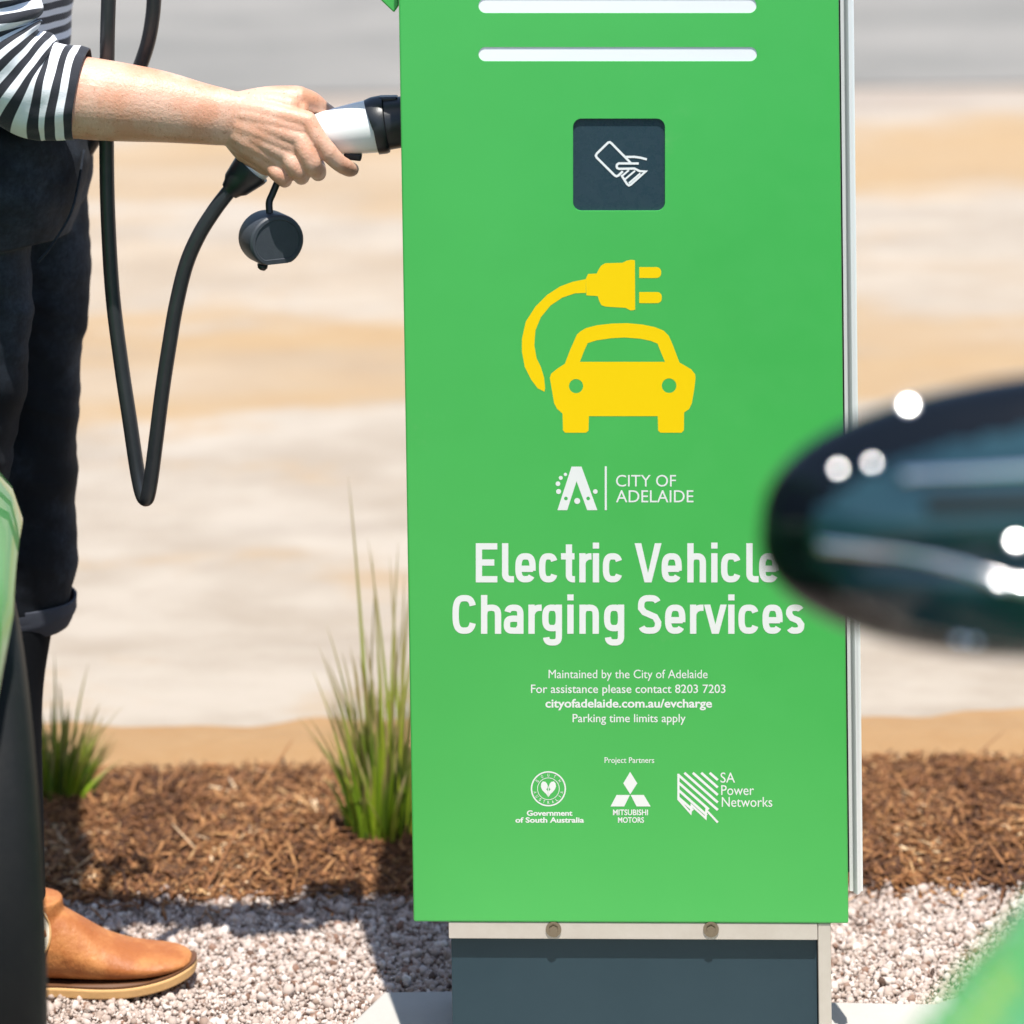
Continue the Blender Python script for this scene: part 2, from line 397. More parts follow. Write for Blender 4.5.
def cutbox(poly, depth):         # prism cutter, polygon in kiosk local xz
    bm = bmesh.new(); a = [bm.verts.new((x, -.01, z)) for x, z in poly]; f = bm.faces.new(a)
    r = bmesh.ops.extrude_face_region(bm, geom=[f]); 
    for v in [g for g in r['geom'] if isinstance(g, bmesh.types.BMVert)]: v.co.y = depth
    bmesh.ops.recalc_face_normals(bm, faces=bm.faces); return frombm(bm)
def rrect(x0, y0, x1, y1, r, n_=8):
    out = []
    for cx, cy, a in ((x1-r,y0+r,-90),(x1-r,y1-r,0),(x0+r,y1-r,90),(x0+r,y0+r,180)):
        for k in range(n_+1): q = R(a+90*k/n_); out.append((cx+r*math.cos(q), cy+r*math.sin(q)))
    return out
slots = [rrect(478, -46, 757, -31, 7.3), rrect(478.5, -2, 756.5, 13, 7.3), rrect(478.5, 47, 757, 61.2, 7)]
readp = rrect(573, 118.5, 665, 211, 8.5)
panel = box(xl, xr, 0, .022, zb, zt)
panel = bevel(panel, .0022, 3)
po = bpy.data.objects.new('t', panel); COL.objects.link(po); cutters = []
for pl, dp in [(s_, .0012) for s_ in slots] + [(readp, .0028)]:
    co_ = bpy.data.objects.new('c', cutbox([kl(*p) for p in pl], dp)); COL.objects.link(co_); cutters.append(co_)
    q = po.modifiers.new('b', 'BOOLEAN'); q.operation = 'DIFFERENCE'; q.object = co_; q.solver = 'EXACT'
dg = bpy.context.evaluated_depsgraph_get(); dg.update()
panel = bpy.data.meshes.new_from_object(po.evaluated_get(dg))
for q in [po]+cutters: bpy.data.objects.remove(q)
fp = klink('front_panel', panel, M['green']); smooth_by_angle(fp, 8)

# flat fills in pixel space, mapped onto the panel plane
def fill2d(polys):
    cu = bpy.data.curves.new('c', 'CURVE'); cu.dimensions = '2D'; cu.fill_mode = 'BOTH'
    for pl in polys:
        sp = cu.splines.new('POLY'); sp.points.add(len(pl)-1); sp.use_cyclic_u = True
        for i, (x, y) in enumerate(pl): sp.points[i].co = (x*.01, -y*.01, 0, 1)
    o = bpy.data.objects.new('t', cu); COL.objects.link(o)
    dg = bpy.context.evaluated_depsgraph_get(); dg.update()
    me = bpy.data.meshes.new_from_object(o.evaluated_get(dg)); bpy.data.objects.remove(o)
    vs = [(v.co.x*100, -v.co.y*100) for v in me.vertices]; fs = [tuple(p.vertices) for p in me.polygons]
    # keep one copy of the (front/back) faces
    seen = set(); out = []
    for f in fs:
        k = tuple(sorted((round(vs[i][0],3), round(vs[i][1],3)) for i in f))
        if k in seen: continue
        seen.add(k); out.append(f)
    return vs, out
def text2d(s, x0, x1, ytop, ybase, bold=0, capref='H'):
    """default-font lettering fitted to a pixel box (cap height ytop..ybase)"""
    def mk(t):
        cu = bpy.data.curves.new('f', 'FONT'); cu.body = t; cu.size = 1; cu.fill_mode = 'FRONT'; cu.offset = bold; cu.resolution_u = 4
        o = bpy.data.objects.new('t', cu); COL.objects.link(o)
        dg = bpy.context.evaluated_depsgraph_get(); dg.update()
        me = bpy.data.meshes.new_from_object(o.evaluated_get(dg)); bpy.data.objects.remove(o); return me
    me = mk(s); hh = mk(capref); ch = max(v.co.y for v in hh.vertices); cb = min(v.co.y for v in hh.vertices)
    xs = [v.co.x for v in me.vertices]; a, b = min(xs), max(xs)
    vs = [(x0+(v.co.x-a)/(b-a)*(x1-x0), ybase-(v.co.y-cb)/(ch-cb)*(ybase-ytop)) for v in me.vertices]
    return vs, [tuple(p.vertices) for p in me.polygons]
def onto(parts, off):
    """parts: list of (verts2d, faces) -> mesh lying on the kiosk panel; each piece a hair above the last"""
    V = []; Fc = []
    for i, (vs, fs) in enumerate(parts):
        b = len(V)
        for x, y in vs: V.append(onk(x, y, off + .00001*(i % 9)))
        for f in fs:
            a, c, d = V[b+f[0]], V[b+f[1]], V[b+f[2]]
            nn = (c-a).cross(d-a)
            f2 = tuple(b+k for k in f)
            Fc.append(f2 if nn.dot(KN) > 0 else f2[::-1])
    return mesh(V, Fc)
def stroke(pts, w, closed=False):
    """mitred ribbon"""
    p = [np.array(q, float) for q in pts]; q = [p[0]]
    for a in p[1:]:
        if np.linalg.norm(a-q[-1]) > .05: q.append(a)
    p = q; n_ = len(p); L = []; Rr = []
    for i in range(n_):
        d1 = p[i]-p[i-1] if (i > 0 or closed) else p[i+1]-p[i]
        d2 = p[(i+1) % n_]-p[i] if (i < n_-1 or closed) else p[i]-p[i-1]
        d1 = d1/np.linalg.norm(d1); d2 = d2/np.linalg.norm(d2); t = d1+d2; t /= max(1e-6, np.linalg.norm(t))
        nn = np.array([-t[1], t[0]]); c = max(.45, abs(nn.dot(np.array([-d1[1], d1[0]]))))
        L.append(p[i]+nn*w/2/c); Rr.append(p[i]-nn*w/2/c)
    vs = L+Rr; fs = [(i, (i+1) % n_, n_+(i+1) % n_, n_+i) for i in range(n_ if closed else n_-1)]
    return [tuple(v) for v in vs], fs
def arc(cx, cy, rx, ry, a0, a1, n_=10):
    return [(cx+rx*math.cos(R(a0+(a1-a0)*k/n_)), cy+ry*math.sin(R(a0+(a1-a0)*k/n_))) for k in range(n_+1)]
def circ(cx, cy, r, n_=28): return arc(cx, cy, r, r, 0, 360*(n_-1)/n_, n_-1)
D0 = .00012
def decal(name, parts, m, off=D0): return link(name, onto(parts, off), m, kiosk)

for i, s_ in enumerate(slots):
    o = link('light_slot', onto([fill2d([s_])], -.0008), M['acrylic'], kiosk)
o = link('card_reader', onto([fill2d([readp])], -.0026), M['reader'], kiosk); o['label'] = 'dark slate card reader window with a white hand and card symbol'
def z8(pts): return [(570+x/9.31, 110+y/9.31) for x, y in pts]
sw = 2.3
card = [stroke(z8([(563,492),(540,466),(388,312),(372,300),(355,303),(250,405),(240,425),(248,442),(415,608),(432,617),(450,610),(492,570)]), sw),
        stroke(z8([(520,437),(600,436),(660,445),(716,460)]), sw),
        stroke(z8([(640,498),(455,497),(438,508),(434,524),(440,541),(458,548),(600,545),(650,570),(705,572),(565,695),(548,702),(530,688),(478,605)]), sw),
        stroke(z8([(548,560),(492,608)]), sw*.8), stroke(z8([(605,566),(512,645)]), sw*.8), stroke(z8([(655,590),(548,682)]), sw*.8)]
link('card_symbol', onto(card, -.0022), M['vinyl'], kiosk)

def z6(pts): return [(500+x/4.6545, 240+y/4.6545) for x, y in pts]
body = z6([(358,440),(375,425),(400,410),(450,397),(520,389),(590,387),(660,393),(720,405),(762,422),(785,445),(805,490),(835,570),(890,602),(908,625),(910,645),(905,690),(893,760),(880,787),(857,803),(856,885),(845,897),(747,897),(736,887),(734,820),(414,820),(412,887),(400,897),(303,897),(293,885),(291,808),(265,785),(252,760),(240,690),(232,642),(238,622),(265,600),(302,576),(325,515)])
win = z6([(372,567),(390,520),(408,480),(450,467),(520,457),(580,454),(650,459),(700,469),(733,482),(750,525),(768,567)])
lh = [(500+x/4.6545, 240+y/4.6545) for x, y in circ(354,680,33)]; rh = [(500+x/4.6545, 240+y/4.6545) for x, y in circ(787,678,34)]
plug = z6([(400,180),(410,158),(450,156),(458,140),(470,120),(490,108),(570,106),(590,96),(610,92),(628,94),(629,325),(607,328),(585,316),(490,310),(472,303),(462,285),(455,261),(402,258)])
pc = z6([(400,182),(340,194),(280,216),(220,255),(165,310),(120,380),(102,460),(102,520),(115,590),(145,650),(175,690),(207,706),(210,690),(205,640),(190,590),(170,550),(160,490),(165,420),(190,360),(235,305),(290,268),(350,248),(400,246)])
pr = [z6(rrect(648,126,750,177,22)[:18]+[(648,177),(648,126)]), z6(rrect(648,242,753,294,22)[:18]+[(648,294),(648,242)])]
decal('car_symbol', [fill2d([body, win, lh, rh])], M['yellow'])
decal('plug_symbol', [fill2d([plug]), fill2d([pc])]+[fill2d([q]) for q in pr], M['yellow'])

# city logo
def z5(pts): return [(540+x/6.02, 450+y/6.02) for x, y in pts]
lg = [fill2d([z5([(190,100),(250,100),(345,362),(284,362),(220,188),(164,362),(105,362)])] + [[(540+x/6.02,450+y/6.02) for x, y in circ(cx,292,11)] for cx in (156,290)])]
for cx, cy, r in ((153,147,10),(125,168,12),(108,203,14),(112,250,15),(333,250,14),(224,307,18)):
    lg.append(fill2d([[(540+x/6.02,450+y/6.02) for x, y in circ(cx,cy,r)]]))
lg.append(fill2d([z5([(390,98),(402,98),(402,362),(390,362)])]))
decal('city_logo', lg, M['vinyl'])
decal('city_name_lettering', [text2d('CITY OF', 616, 676, 475, 486.5, .0), text2d('ADELAIDE', 616, 693.5, 490.3, 502.3, .0)], M['vinyl'])

# headline: monoline letters drawn as strokes
SWD = 6.3; hw = SWD/2
def bowl(x0, x1, y0, y1, a0, a1, n_=20):
    """superellipse bowl: angle runs clockwise in picture space from a0 to a1 (0=right, 90=down)"""
    cx, cy, rx, ry = (x0+x1)/2, (y0+y1)/2, (x1-x0)/2, (y1-y0)/2; out = []
    for k in range(n_+1):
        q = R(a0+(a1-a0)*k/n_); c, s = math.cos(q), math.sin(q); e = 2/2.9
        out.append((cx+rx*math.copysign(abs(c)**e, c), cy+ry*math.copysign(abs(s)**e, s)))
    return out
def glyph(ch, a, b, base, cap, xh):
    """outer box a..b; returns strokes"""
    x0, x1 = a+hw, b-hw; B = base-hw; T = cap+hw; X = xh+hw; mid = (X+B)/2
    if ch == 'E': return [[(x0, cap), (x0, base)], [(x0, T), (b, T)], [(x0, (T+B)/2-.3), (b-3, (T+B)/2-.3)], [(x0, B), (b, B)]]
    if ch == 'l': return [[(x0, cap), (x0, B-5)] + arc(x0+5, B-5, 5, 5, 180, 90, 6) + [(b, B)]]
    if ch == 'e': return [bowl(x0, x1, X, B, 38, 360, 30)+[(x1, mid+3)], [(x0+2, mid+1), (x1+.5, mid+1)]]
    if ch == 'c': return [bowl(x0, x1, X, B, 28, 332, 30)]
    if ch == 't': return [[(x0+4.3, cap+1.2), (x0+4.3, B-4)] + arc(x0+8.3, B-4, 4, 4, 180, 90, 6) + [(b, B)], [(a-.5, X), (b-.5, X)]]
    if ch == 'r': return [[(x0, xh), (x0, base)], [(x0, X+8)] + arc(x0+8, X+8, 8, 8, 180, 262, 8) + [(b, X)]]
    if ch == 'i': return [[(x0, xh), (x0, base)], [(x0, cap-.6), (x0, cap+5.4)]]
    if ch == 'V0': return [[(a+2.6, cap), ((a+b)/2-1.2, B), ((a+b)/2+1.2, B), (b-2.6, cap)]]
    if ch == 'v0': return [[(a+2.6, xh), ((a+b)/2-1, B), ((a+b)/2+1, B), (b-2.6, xh)]]
    if ch == 'h': return [[(x0, cap), (x0, base)], [(x0, X+8)] + bowl(x0, x1, X, X+16, 180, 360, 14) + [(x1, base)]]
    if ch == 'n': return [[(x0, xh), (x0, base)], [(x0, X+8)] + bowl(x0, x1, X, X+16, 180, 360, 14) + [(x1, base)]]
    if ch == 'C': return [bowl(x0, x1, T, B, 24, 336, 36)]
    if ch == 'a': return [bowl(x0+.5, x1, X, X+14, 195, 360, 12) + [(x1, base)], [(x1, mid-.5)] + [(x0+6, mid-.5)] + bowl(x0, x0+12, mid-.5, B, 250, 110, 12) + [(x0+7, B), (x1-3, B), (x1, B-4)]]
    if ch == 'g': return [bowl(x0, x1, X, B-2.5, 0, -359.9, 34), [(x1, xh)] + bowl(x0+.8, x1, base-5, base+8.6, 0, 172, 16)]
    if ch == 'S':
        m_ = (T+B)/2
        return [bowl(x0, x1, T, m_+.5, 335, 180, 14) + [(x0, (T+m_)/2+2)] + [(x0+3.0, m_-2.2), (x1-3.0, m_+2.6)] + bowl(x0, x1, m_-.5, B, 0, 155, 14)]
    if ch == 's':
        m_ = mid
        return [bowl(x0, x1, X, m_+.5, 330, 180, 12) + [(x0+.5, (X+m_)/2+1.5), (x0+2.8, m_-1.2), (x1-2.8, m_+1.4)] + bowl(x0, x1, m_-.5, B, 0, 150, 12)]
def word(lst, base, cap, xh):
    out = []
    for ch, a, b in lst:
        if ch in 'Vv':
            t_ = cap if ch == 'V' else xh; m_ = (a+b)/2; q = 6.7 if ch == 'V' else 6.3
            out.append(fill2d([[(a, t_), (a+q, t_), (m_, base-9.5), (b-q, t_), (b, t_), (m_+3.5, base), (m_-3.5, base)]])); continue
        for s_ in glyph(ch, a, b, base, cap, xh): out.append(stroke(s_, SWD))
    return out
l1 = [('E',475.8,497.3),('l',502,514),('e',515.3,535.7),('c',539,557.8),('t',561.5,575),('r',579.3,591.5),('i',592.8,599.1),('c',602.8,622.6),
      ('V',634.6,661.5),('e',661.6,681.8),('h',687.3,706),('i',711.2,717.5),('c',721,741),('l',746.3,758.6),('e',759,778.6)]
l2 = [('C',452.5,476.4),('h',481,501.2),('a',503.8,523.5),('r',528.4,541.7),('g',542.2,562),('i',567.3,573.6),('n',579.4,598.9),('g',604,624.2),
      ('S',638,661.3),('e',665,685.4),('r',690,703.5),('v',704,726.7),('i',728.2,734.5),('c',738.4,759),('e',762.5,782.6),('s',786,804.3)]
decal('headline_lettering', word(l1, 582.4, 543.2, 553.2) + word(l2, 633.8, 595, 604.6), M['vinyl'])
tx = [text2d('Maintained by the City of Adelaide', 548.6, 707.6, 669.8, 678.2, 0), text2d('For assistance please contact 8203 7203', 531, 725.4, 684.6, 693, .004),
      text2d('cityofadelaide.com.au/evcharge', 545.4, 712, 699, 707.6, .022), text2d('Parking time limits apply', 572.6, 685.6, 714, 722.2, .004)]
decal('partner_heading', [text2d('Project Partners', 604.6, 654.2, 757.3, 762.9, .004)], M['vinyl'])
decal('information_lettering', tx, M['vinyl'])
# government crest
cx, cy = 548.4, 788.8
cr = [fill2d([circ(cx, cy, 17.6, 48), circ(cx, cy, 16.2, 48)]), fill2d([circ(cx, cy, 11.2, 40), circ(cx, cy, 10.6, 40)])]
def ringtext(s, a0, a1, r, h, flip=False):
    out = []
    for i, ch in enumerate(s):
        if ch == ' ': continue
        q = R(a0+(a1-a0)*(i/(len(s)-1)))
        vs, fs = text2d(ch, -.95 if ch != 'I' else -.3, .95 if ch != 'I' else .3, -h/2, h/2, .01)
        if flip: rr = q-math.pi/2
        else: rr = q+math.pi/2
        c, s2 = math.cos(rr), math.sin(rr)
        out.append(([(cx+r*math.cos(q)+x*c-y*s2, cy+r*math.sin(q)+x*s2+y*c) for x, y in vs], fs))
    return out
cr += ringtext('SOUTH', 215, 325, 13.7, 3.0) + ringtext('AUSTRALIA', 165, 15, 13.7, 3.0, True)
wing = lambda s: [(cx+s*x, cy+y) for x, y in ((.6,-3),(1.4,-5.2),(3,-7),(5.6,-7.4),(7.2,-5.4),(7.6,-2.4),(6.6,.6),(4.6,3),(2.2,5.2),(.6,7.6),(.5,2.5),(2.2,.4),(1.0,-.6))]
cr += [fill2d([wing(1)]), fill2d([wing(-1)]), fill2d([[(cx-.4,cy-2.2),(cx+.4,cy-2.2),(cx+.4,cy+8),(cx-.4,cy+8)]])]
cr += [text2d('Government', 526.8, 572.4, 810.4, 815.8, .028), text2d('of South Australia', 515.4, 584, 817.3, 822.7, .028)]
decal('government_crest', cr, M['vinyl'])
def z8b(pts): return [(520+x/7.31, 765+y/7.31) for x, y in pts]
mm = [fill2d([z8b(q)]) for q in ([(805,50),(857,134),(806,214),(755,134)],[(706,219),(803,219),(762,303),(662,303)],[(809,219),(905,219),(955,303),(852,303)])]
mm += [text2d('MITSUBISHI', 613, 648, 809.5, 815.2, .018), text2d('MOTORS', 618, 644, 817.2, 822.8, .018)]
decal('partner_logo', mm, M['vinyl'])
def zs(x, y): return (490+x/3.2, 650+y/3.2)
sl = []
for x0, y0, x1, y1 in ((703,393,729,416),(676,393,729,440),(649,393,729,464),(622,393,729,488),(603,400,729,512),(603,424,700,510),(603,448,694,529),(603,472,650,513)):
    sl.append(stroke([zs(x0,y0), zs(x1,y1)], 2.5))
sl.append(stroke([zs(603,396), zs(603,478), zs(642,522), zs(645,497), zs(690,538), zs(692,512), zs(729,552)], 2.2))
sl += [text2d('SA', 720.5, 735, 772.6, 782.6), text2d('Power', 721.2, 754, 785.2, 795), text2d('Networks', 721.8, 772.3, 797, 806.8)]
decal('network_logo', sl, M['vinyl'])

# shell behind the panel, trims, plinth
zs0 = kl(855, 890)[1]
klink('rear_shell', bevel(box(xl+.018, xr-.004, .0225, .20, zb+.035, zt-.012), .003, 2), M['plinth'])
def kx(px, py, off): return kl(px, py, off)[0]
TY = .05
tx0, tx1 = kx(848.5, 600, -TY), kx(859, 600, -TY); tz = kl(855, 891, -TY)[1]
tx0 = max(tx0, xr-.002)
print('trim', tx0, tx1, xr)
prof = [(tx0-.002,TY+.012),(tx0-.002,TY),(tx0+.0015,TY-.001),(tx0+.003,TY-.006),((tx0+tx1)/2,TY-.009),(tx1-.003,TY-.006),(tx1-.0012,TY-.001),(tx1+.001,TY),(tx1+.001,TY+.012)]
vs = [(x,y,z) for z in (tz, zt-.03) for x, y in prof]; k = len(prof)
tr_ = mesh(vs, [(i,(i+1)%k,k+(i+1)%k,k+i) for i in range(k)]+[tuple(range(k))[::-1], tuple(range(k,2*k))])
o = klink('side_trim', tr_, M['satin']); smooth_by_angle(o, 50)
klink('trim_bracket', box(xr-.01, tx0+.001, TY+.002, TY+.011, tz+.02, zt-.05), M['trim'])
# plinth
PYB = .006
px0, px1 = kx(451.5, 975, -PYB), kx(831, 975, -PYB)
zst = kl(640, 937.3, -PYB)[1]
ps = kx(818, 975, -PYB-.003)
klink('plinth_top_rail', bevel(box(px0-.002, ps-.0005, .001, .17, zst, zb-.0003), .0008, 2), M['paintalu'])
klink('plinth_side_post', bevel(box(ps, px1, .0015, .17, .012, zb-.0003), .0012, 2), M['paintalu'])
klink('plinth_panel', bevel(box(px0, ps-.0008, .0085, .16, .012, zst-.0004), .0008, 2), M['plinth'])
for bx_ in (553.5, 711):
    x, z = kl(bx_, 929.5, 0)
    bm = bmesh.new(); bmesh.ops.create_cone(bm, cap_ends=True, segments=6, radius1=.0056, radius2=.005, depth=.0035, matrix=Matrix.Translation((x, -.0004, z)) @ Matrix.Rotation(R(90), 4, 'X'))
    b_ = klink('bolt', frombm(bm), M['bolt'])
    bm = bmesh.new(); bmesh.ops.create_cone(bm, cap_ends=True, segments=20, radius1=.0085, radius2=.0085, depth=.001, matrix=Matrix.Translation((x, .0003, z)) @ Matrix.Rotation(R(90), 4, 'X'))
    w_ = link('washer', xform(frombm(bm), KM), M['bolt'], b_)
# angled side bracket (connector holster) and socket
def kprism(poly, y0, y1, m, name, parent=None):
    k = len(poly); vs = [(x, y0, z) for x, z in poly]+[(x, y1, z) for x, z in poly]
    me = mesh(vs, [tuple(range(k)), tuple(range(k, 2*k))[::-1]]+[(i, i+k, (i+1)%k+k, (i+1)%k) for i in range(k)])
    bm = bmesh.new(); bm.from_mesh(me); bmesh.ops.recalc_face_normals(bm, faces=bm.faces); me = frombm(bm)
    return klink(name, bevel(me, .0015, 2), m)
hp = [kl(*q) for q in ((393,16),(397.5,9),(397.5,-70),(330,-70),(330,-45),(376,0))]
kprism([(x-.0015, z) for x, z in hp], .03, .09, M['green'], 'holster_bracket')
hp = [(xr+.001, zt-.04), (xr+.06, zt-.04), (xr+.06, zt-.06), (xr+.015, kl(848,20)[1]), (xr+.004, kl(848,34)[1]), (xr+.001, kl(848,30)[1])]
kprism(hp, .07, .11, M['green'], 'holster_bracket')
# charging socket ring on the left side
sx, sz_ = kl(404, 124, -.10)
bm = bmesh.new(); bmesh.ops.create_cone(bm, cap_ends=True, segments=40, radius1=.036, radius2=.034, depth=.012, matrix=Matrix.Translation((xl+.0115, .10, sz_)) @ Matrix.Rotation(R(90), 4, 'Y'))
klink('socket', frombm(bm), M['blackp'], True)

# concrete pad
pg = [G(*q, .012) for q in ((384,991.5),(450,990),(640,996),(831,1001),(935,1003))]
pg = [(-.185,2.93),(-.152,3.045)] + [(p.x, p.y) for p in pg[1:]] + [(.56,2.985),(.66,2.90),(.66,2.5),(.56,2.4),(-.10,2.4),(-.21,2.5),(-.21,2.86)]
pg[0] = (G(350,1024,.012).x, G(350,1024,.012).y); pg[1] = (G(384,991,.012).x, G(384,991,.012).y)
bm = bmesh.new(); f = bm.faces.new([bm.verts.new((x, y, -.01)) for x, y in pg])
r_ = bmesh.ops.extrude_face_region(bm, geom=[f]); [setattr(v.co, 'z', .012) for v in r_['geom'] if isinstance(v, bmesh.types.BMVert)]
bmesh.ops.recalc_face_normals(bm, faces=bm.faces)
o = link('concrete_pad', bevel(frombm(bm), .004, 2), M['concrete']); tag(o, kind='structure')

# ------------------------------------------------------------------ connector, cable, cap
HY = 2.90
U = HY/F                                # metres per pixel at the hand
def Q(x, y, d=0.0):                     # pixel at hand depth, d in pixels away from the camera
    return P(x, y, HY) + Vector((0, d*U, 0))
conn = empty('charging_connector', Q(379,125), 'white handled charging plug with black collar held in the hand and pushed into the charger', 'connector')
hpts = spline([(246,174,0),(256,163,0),(270,151,0),(292,141,0),(320,134,0),(350,129.3,0),(380,125,0)], 5)
hr = spline([(18,),(18.5,),(17.5,),(17,),(21,),(25,),(27.5,)], 5)
link('handle', tube([Q(*p) for p in hpts], [(r[0]*U, r[0]*U*.92) for r in hr], seg=40), M['whitep'], conn, True)
o = link('collar', tube([Q(*p) for p in ((374.5,126,0),(375,125.8,0),(383,124.6,0),(386,124.1,0),(387,124,0),(399,122.3,0),(412,120.5,0))], [(r*U, r*U) for r in (28,29,29.3,28.5,26,25.6,25.4)], seg=40), M['blackp'], conn); smooth_by_angle(o, 40)
o = link('cable_boot', tube([Q(*p) for p in ((229.5,191,0),(233,187.5,0),(236,184.5,0),(250,170.3,0),(252.5,167.7,0))], [(r*U, r*U) for r in (10,12,15.2,20,20)], seg=36), M['blackp'], conn); smooth_by_angle(o, 40)
o = link('latch_tab', bevel(xform(box(-.011,.011,-.009,.009,-.004,.004), Matrix.Translation(Q(388,99.5,0))), .002, 2), M['blackp'], conn)
o = link('vent_hole', tube([Q(344,114.5,-15.6), Q(344,114.5,-13)], [(2.4*U,)*2]*2, hint=Vector((1,0,0)), seg=16), M['trim'], conn)
o = link('trigger', bevel(xform(box(-.010,.010,-.008,.008,-.004,.004), Matrix.Translation(Q(353,155.5,-2)) @ Matrix.Rotation(R(8), 4, 'Y')), .002, 2), M['trim'], conn)
# cap on its tether
cap = bpy.data.objects.new('dust_cap', None); COL.objects.link(cap)
cap.location = Q(272,238); tag(cap, 'round charcoal rubber dust cap dangling on a short strap below the plug', 'dust cap')
cap.parent = None
ax = Vector((.42, -.90, .02)).normalized(); sd = Vector((0,0,1)); xx = sd.cross(ax).normalized(); zz = ax.cross(xx)
def dring(r, d, dx=0):
    out = []
    for k in range(48):
        q = 2*math.pi*k/48; x, z = r*1.07*math.cos(q), r*1.0*math.sin(q); z = max(z, -.83*.030 if r > .025 else -.83*r*.98)
        out.append(Q(272,239) + ax*d + xx*x + zz*z)
    return out
prof = [(.0265,-.026),(.0292,-.024),(.0300,-.019),(.0300,.012),(.0292,.0165),(.0275,.0185),(.0245,.0188),(.0238,.0172),(.012,.0172)]
vs = []; fs = []
for r, d in prof: vs += dring(r, d)
for i in range(len(prof)-1):
    for j in range(48): fs.append((i*48+j, i*48+(j+1)%48, (i+1)*48+(j+1)%48, (i+1)*48+j))
fs.append(tuple(range(48))[::-1]); fs.append(tuple((len(prof)-1)*48+j for j in range(48)))
o = link('cap_body', mesh(vs, fs), M['cap'], cap); smooth_by_angle(o, 30)
link('tether', tube([Q(*p) for p in spline([(277,183,6),(272,195,4),(269,203,2),(270,214,-2)], 5)], [(3.6*U, 2.4*U)]*16, seg=14), M['blackp'], cap, True)
link('nub', tube([Q(263,263,-4), Q(263,267,-4), Q(262.5,269,-4)], [(5.5*U,)*2, (5*U,)*2, (3*U,)*2], seg=20), M['blackp'], cap, True)
# cable
cpts = [(232,188,0),(226,195,0),(214,211,0),(199,235,0),(186,265,2),(176,305,3),(169,345,4),(162,390,5),(155.5,440,6),(150.5,478,7),(147,497,8),(144,502,11),(139.5,496,15),(134,474,20),(126,425,24),(117,370,28),(108,300,30),(103,220,32),(101.5,150,33),(102,80,32),(104,20,26),(107,-40,26),(114,-100,38),(128,-135,42),(142,-110,48),(147,-60,54),(146.5,-10,58),(144,25,62),(136,60,68),(118,100,80),(85,145,110),(40,210,150),(-30,300,190),(-120,420,200),(-220,540,170),(-330,600,90),(-400,600,10)]
cs = spline(cpts, 10)
o = link('charging_cable', tube([Q(*p) for p in cs], [(7.6*U,)*2]*len(cs), seg=20), M['rubber'], smooth=True)
tag(o, 'thick black charging cable hanging in a narrow loop from the plug', 'cable')

# ------------------------------------------------------------------ person
person = empty('person', (P(20,1000,3.03).x, 3.04, 0), 'person in striped top, dark denim and tan boots pushing a plug into the green charger', 'person')
PY = 3.05
def B(x, y, Y=PY): return P(x, y, Y)
px_ = lambda r, Y=PY: r*Y/F
# arm and hand (fine surface)
parts = []
fa = spline([(4,80,-2),(40,92,-2),(80,97,-3),(120,101.5,-3),(160,106,-4),(200,112.5,-6),(225,116,-8),(240,117.5,-9)], 5)
fr_ = spline([(40,36),(42,38),(41.5,38),(39.5,36),(36,31),(31,25),(28.5,20),(26,17)], 5)
parts.append(tube([Q(*p) for p in fa], [(a*U, b*U) for a, b in fr_], seg=40, roundcap=True))
def cap_(pts, rs, flat=1.0):
    sp = spline(pts, 4); rr = spline([(r,) for r in rs], 4)
    return tube([Q(*p) for p in sp], [(r[0]*U, r[0]*U*flat) for r in rr], seg=20, roundcap=True)
I, Md, Rg, Pk = (309,117,-27), (303,134,-31), (291,150,-29), (275,162,-22)
for mcp, w0, r0 in ((I,(226,107,-4),10.5),(Md,(226,115,-5),10.5),(Rg,(226,122,-5),10.2),(Pk,(228,130,-3),9.8)):
    midp = tuple((a+b)/2 for a, b in zip(mcp, w0)); midp = (midp[0], midp[1]-2, midp[2]-5)
    parts.append(cap_([w0, midp, mcp], [13.5, 12.5, r0]))
mc_ = [(I,(226,107,-4)),(Md,(226,115,-5)),(Rg,(226,122,-5)),(Pk,(228,130,-3))]
for (m1, w1), (m2, w2) in zip(mc_, mc_[1:]):
    for f_ in (.5,):
        m3 = tuple(a*(1-f_)+b*f_ for a, b in zip(m1, m2)); w3 = tuple(a*(1-f_)+b*f_ for a, b in zip(w1, w2))
        m3 = (m3[0]-3, m3[1]-1, m3[2]+.2); mid3 = tuple((a+b)/2 for a, b in zip(m3, w3)); mid3 = (mid3[0], mid3[1]-2, mid3[2]-5.4)
        parts.append(cap_([w3, mid3, m3], [13.6, 12.7, 9.6]))
parts.append(tube([Q(*p) for p in spline([(215,114,-6),(235,117,-8),(255,121,-10),(272,125,-12)],4)], [(r_[0]*U, r_[1]*U) for r_ in spline([(28,19),(27,17.5),(27,15),(24,12)],4)], seg=32, roundcap=True))
parts.append(cap_([(240,106,-6),(262,102,-9),(290,104,-15)], [14,13,12]))
parts.append(cap_([(262,110,-4),(282,112,-8),(298,110,-10)], [15,15,12]))
parts.append(cap_([(232,132,-4),(250,152,-8),(268,163,-11)], [13,13,11]))
parts.append(cap_([(250,140,-12),(268,154,-16)], [13,11]))
parts.append(cap_([Pk,(284,158,-26),Rg], [9,9,9.5]))
parts.append(cap_([Rg,(298,142,-30),Md], [9.5,9.5,10]))           # heel of the hand
parts.append(cap_([(238,104,-4),(268,99,-4),(298,98,-3)], [13,13.5,13]))            # thumb metacarpal
parts.append(cap_([(298,98,-3),(311,103,5),(321,113,14)], [12.6,11,10]))
parts.append(cap_([(321,113,14),(330,121,23),(336,130,30)], [10,9.6,8]))
parts.append(cap_([(290,108,-12),(300,106,-8)], [12,10]))                              # web
parts.append(cap_([I,(320,133,-31.5),(331,147.5,-31)], [10.5,9.2,9.6]))
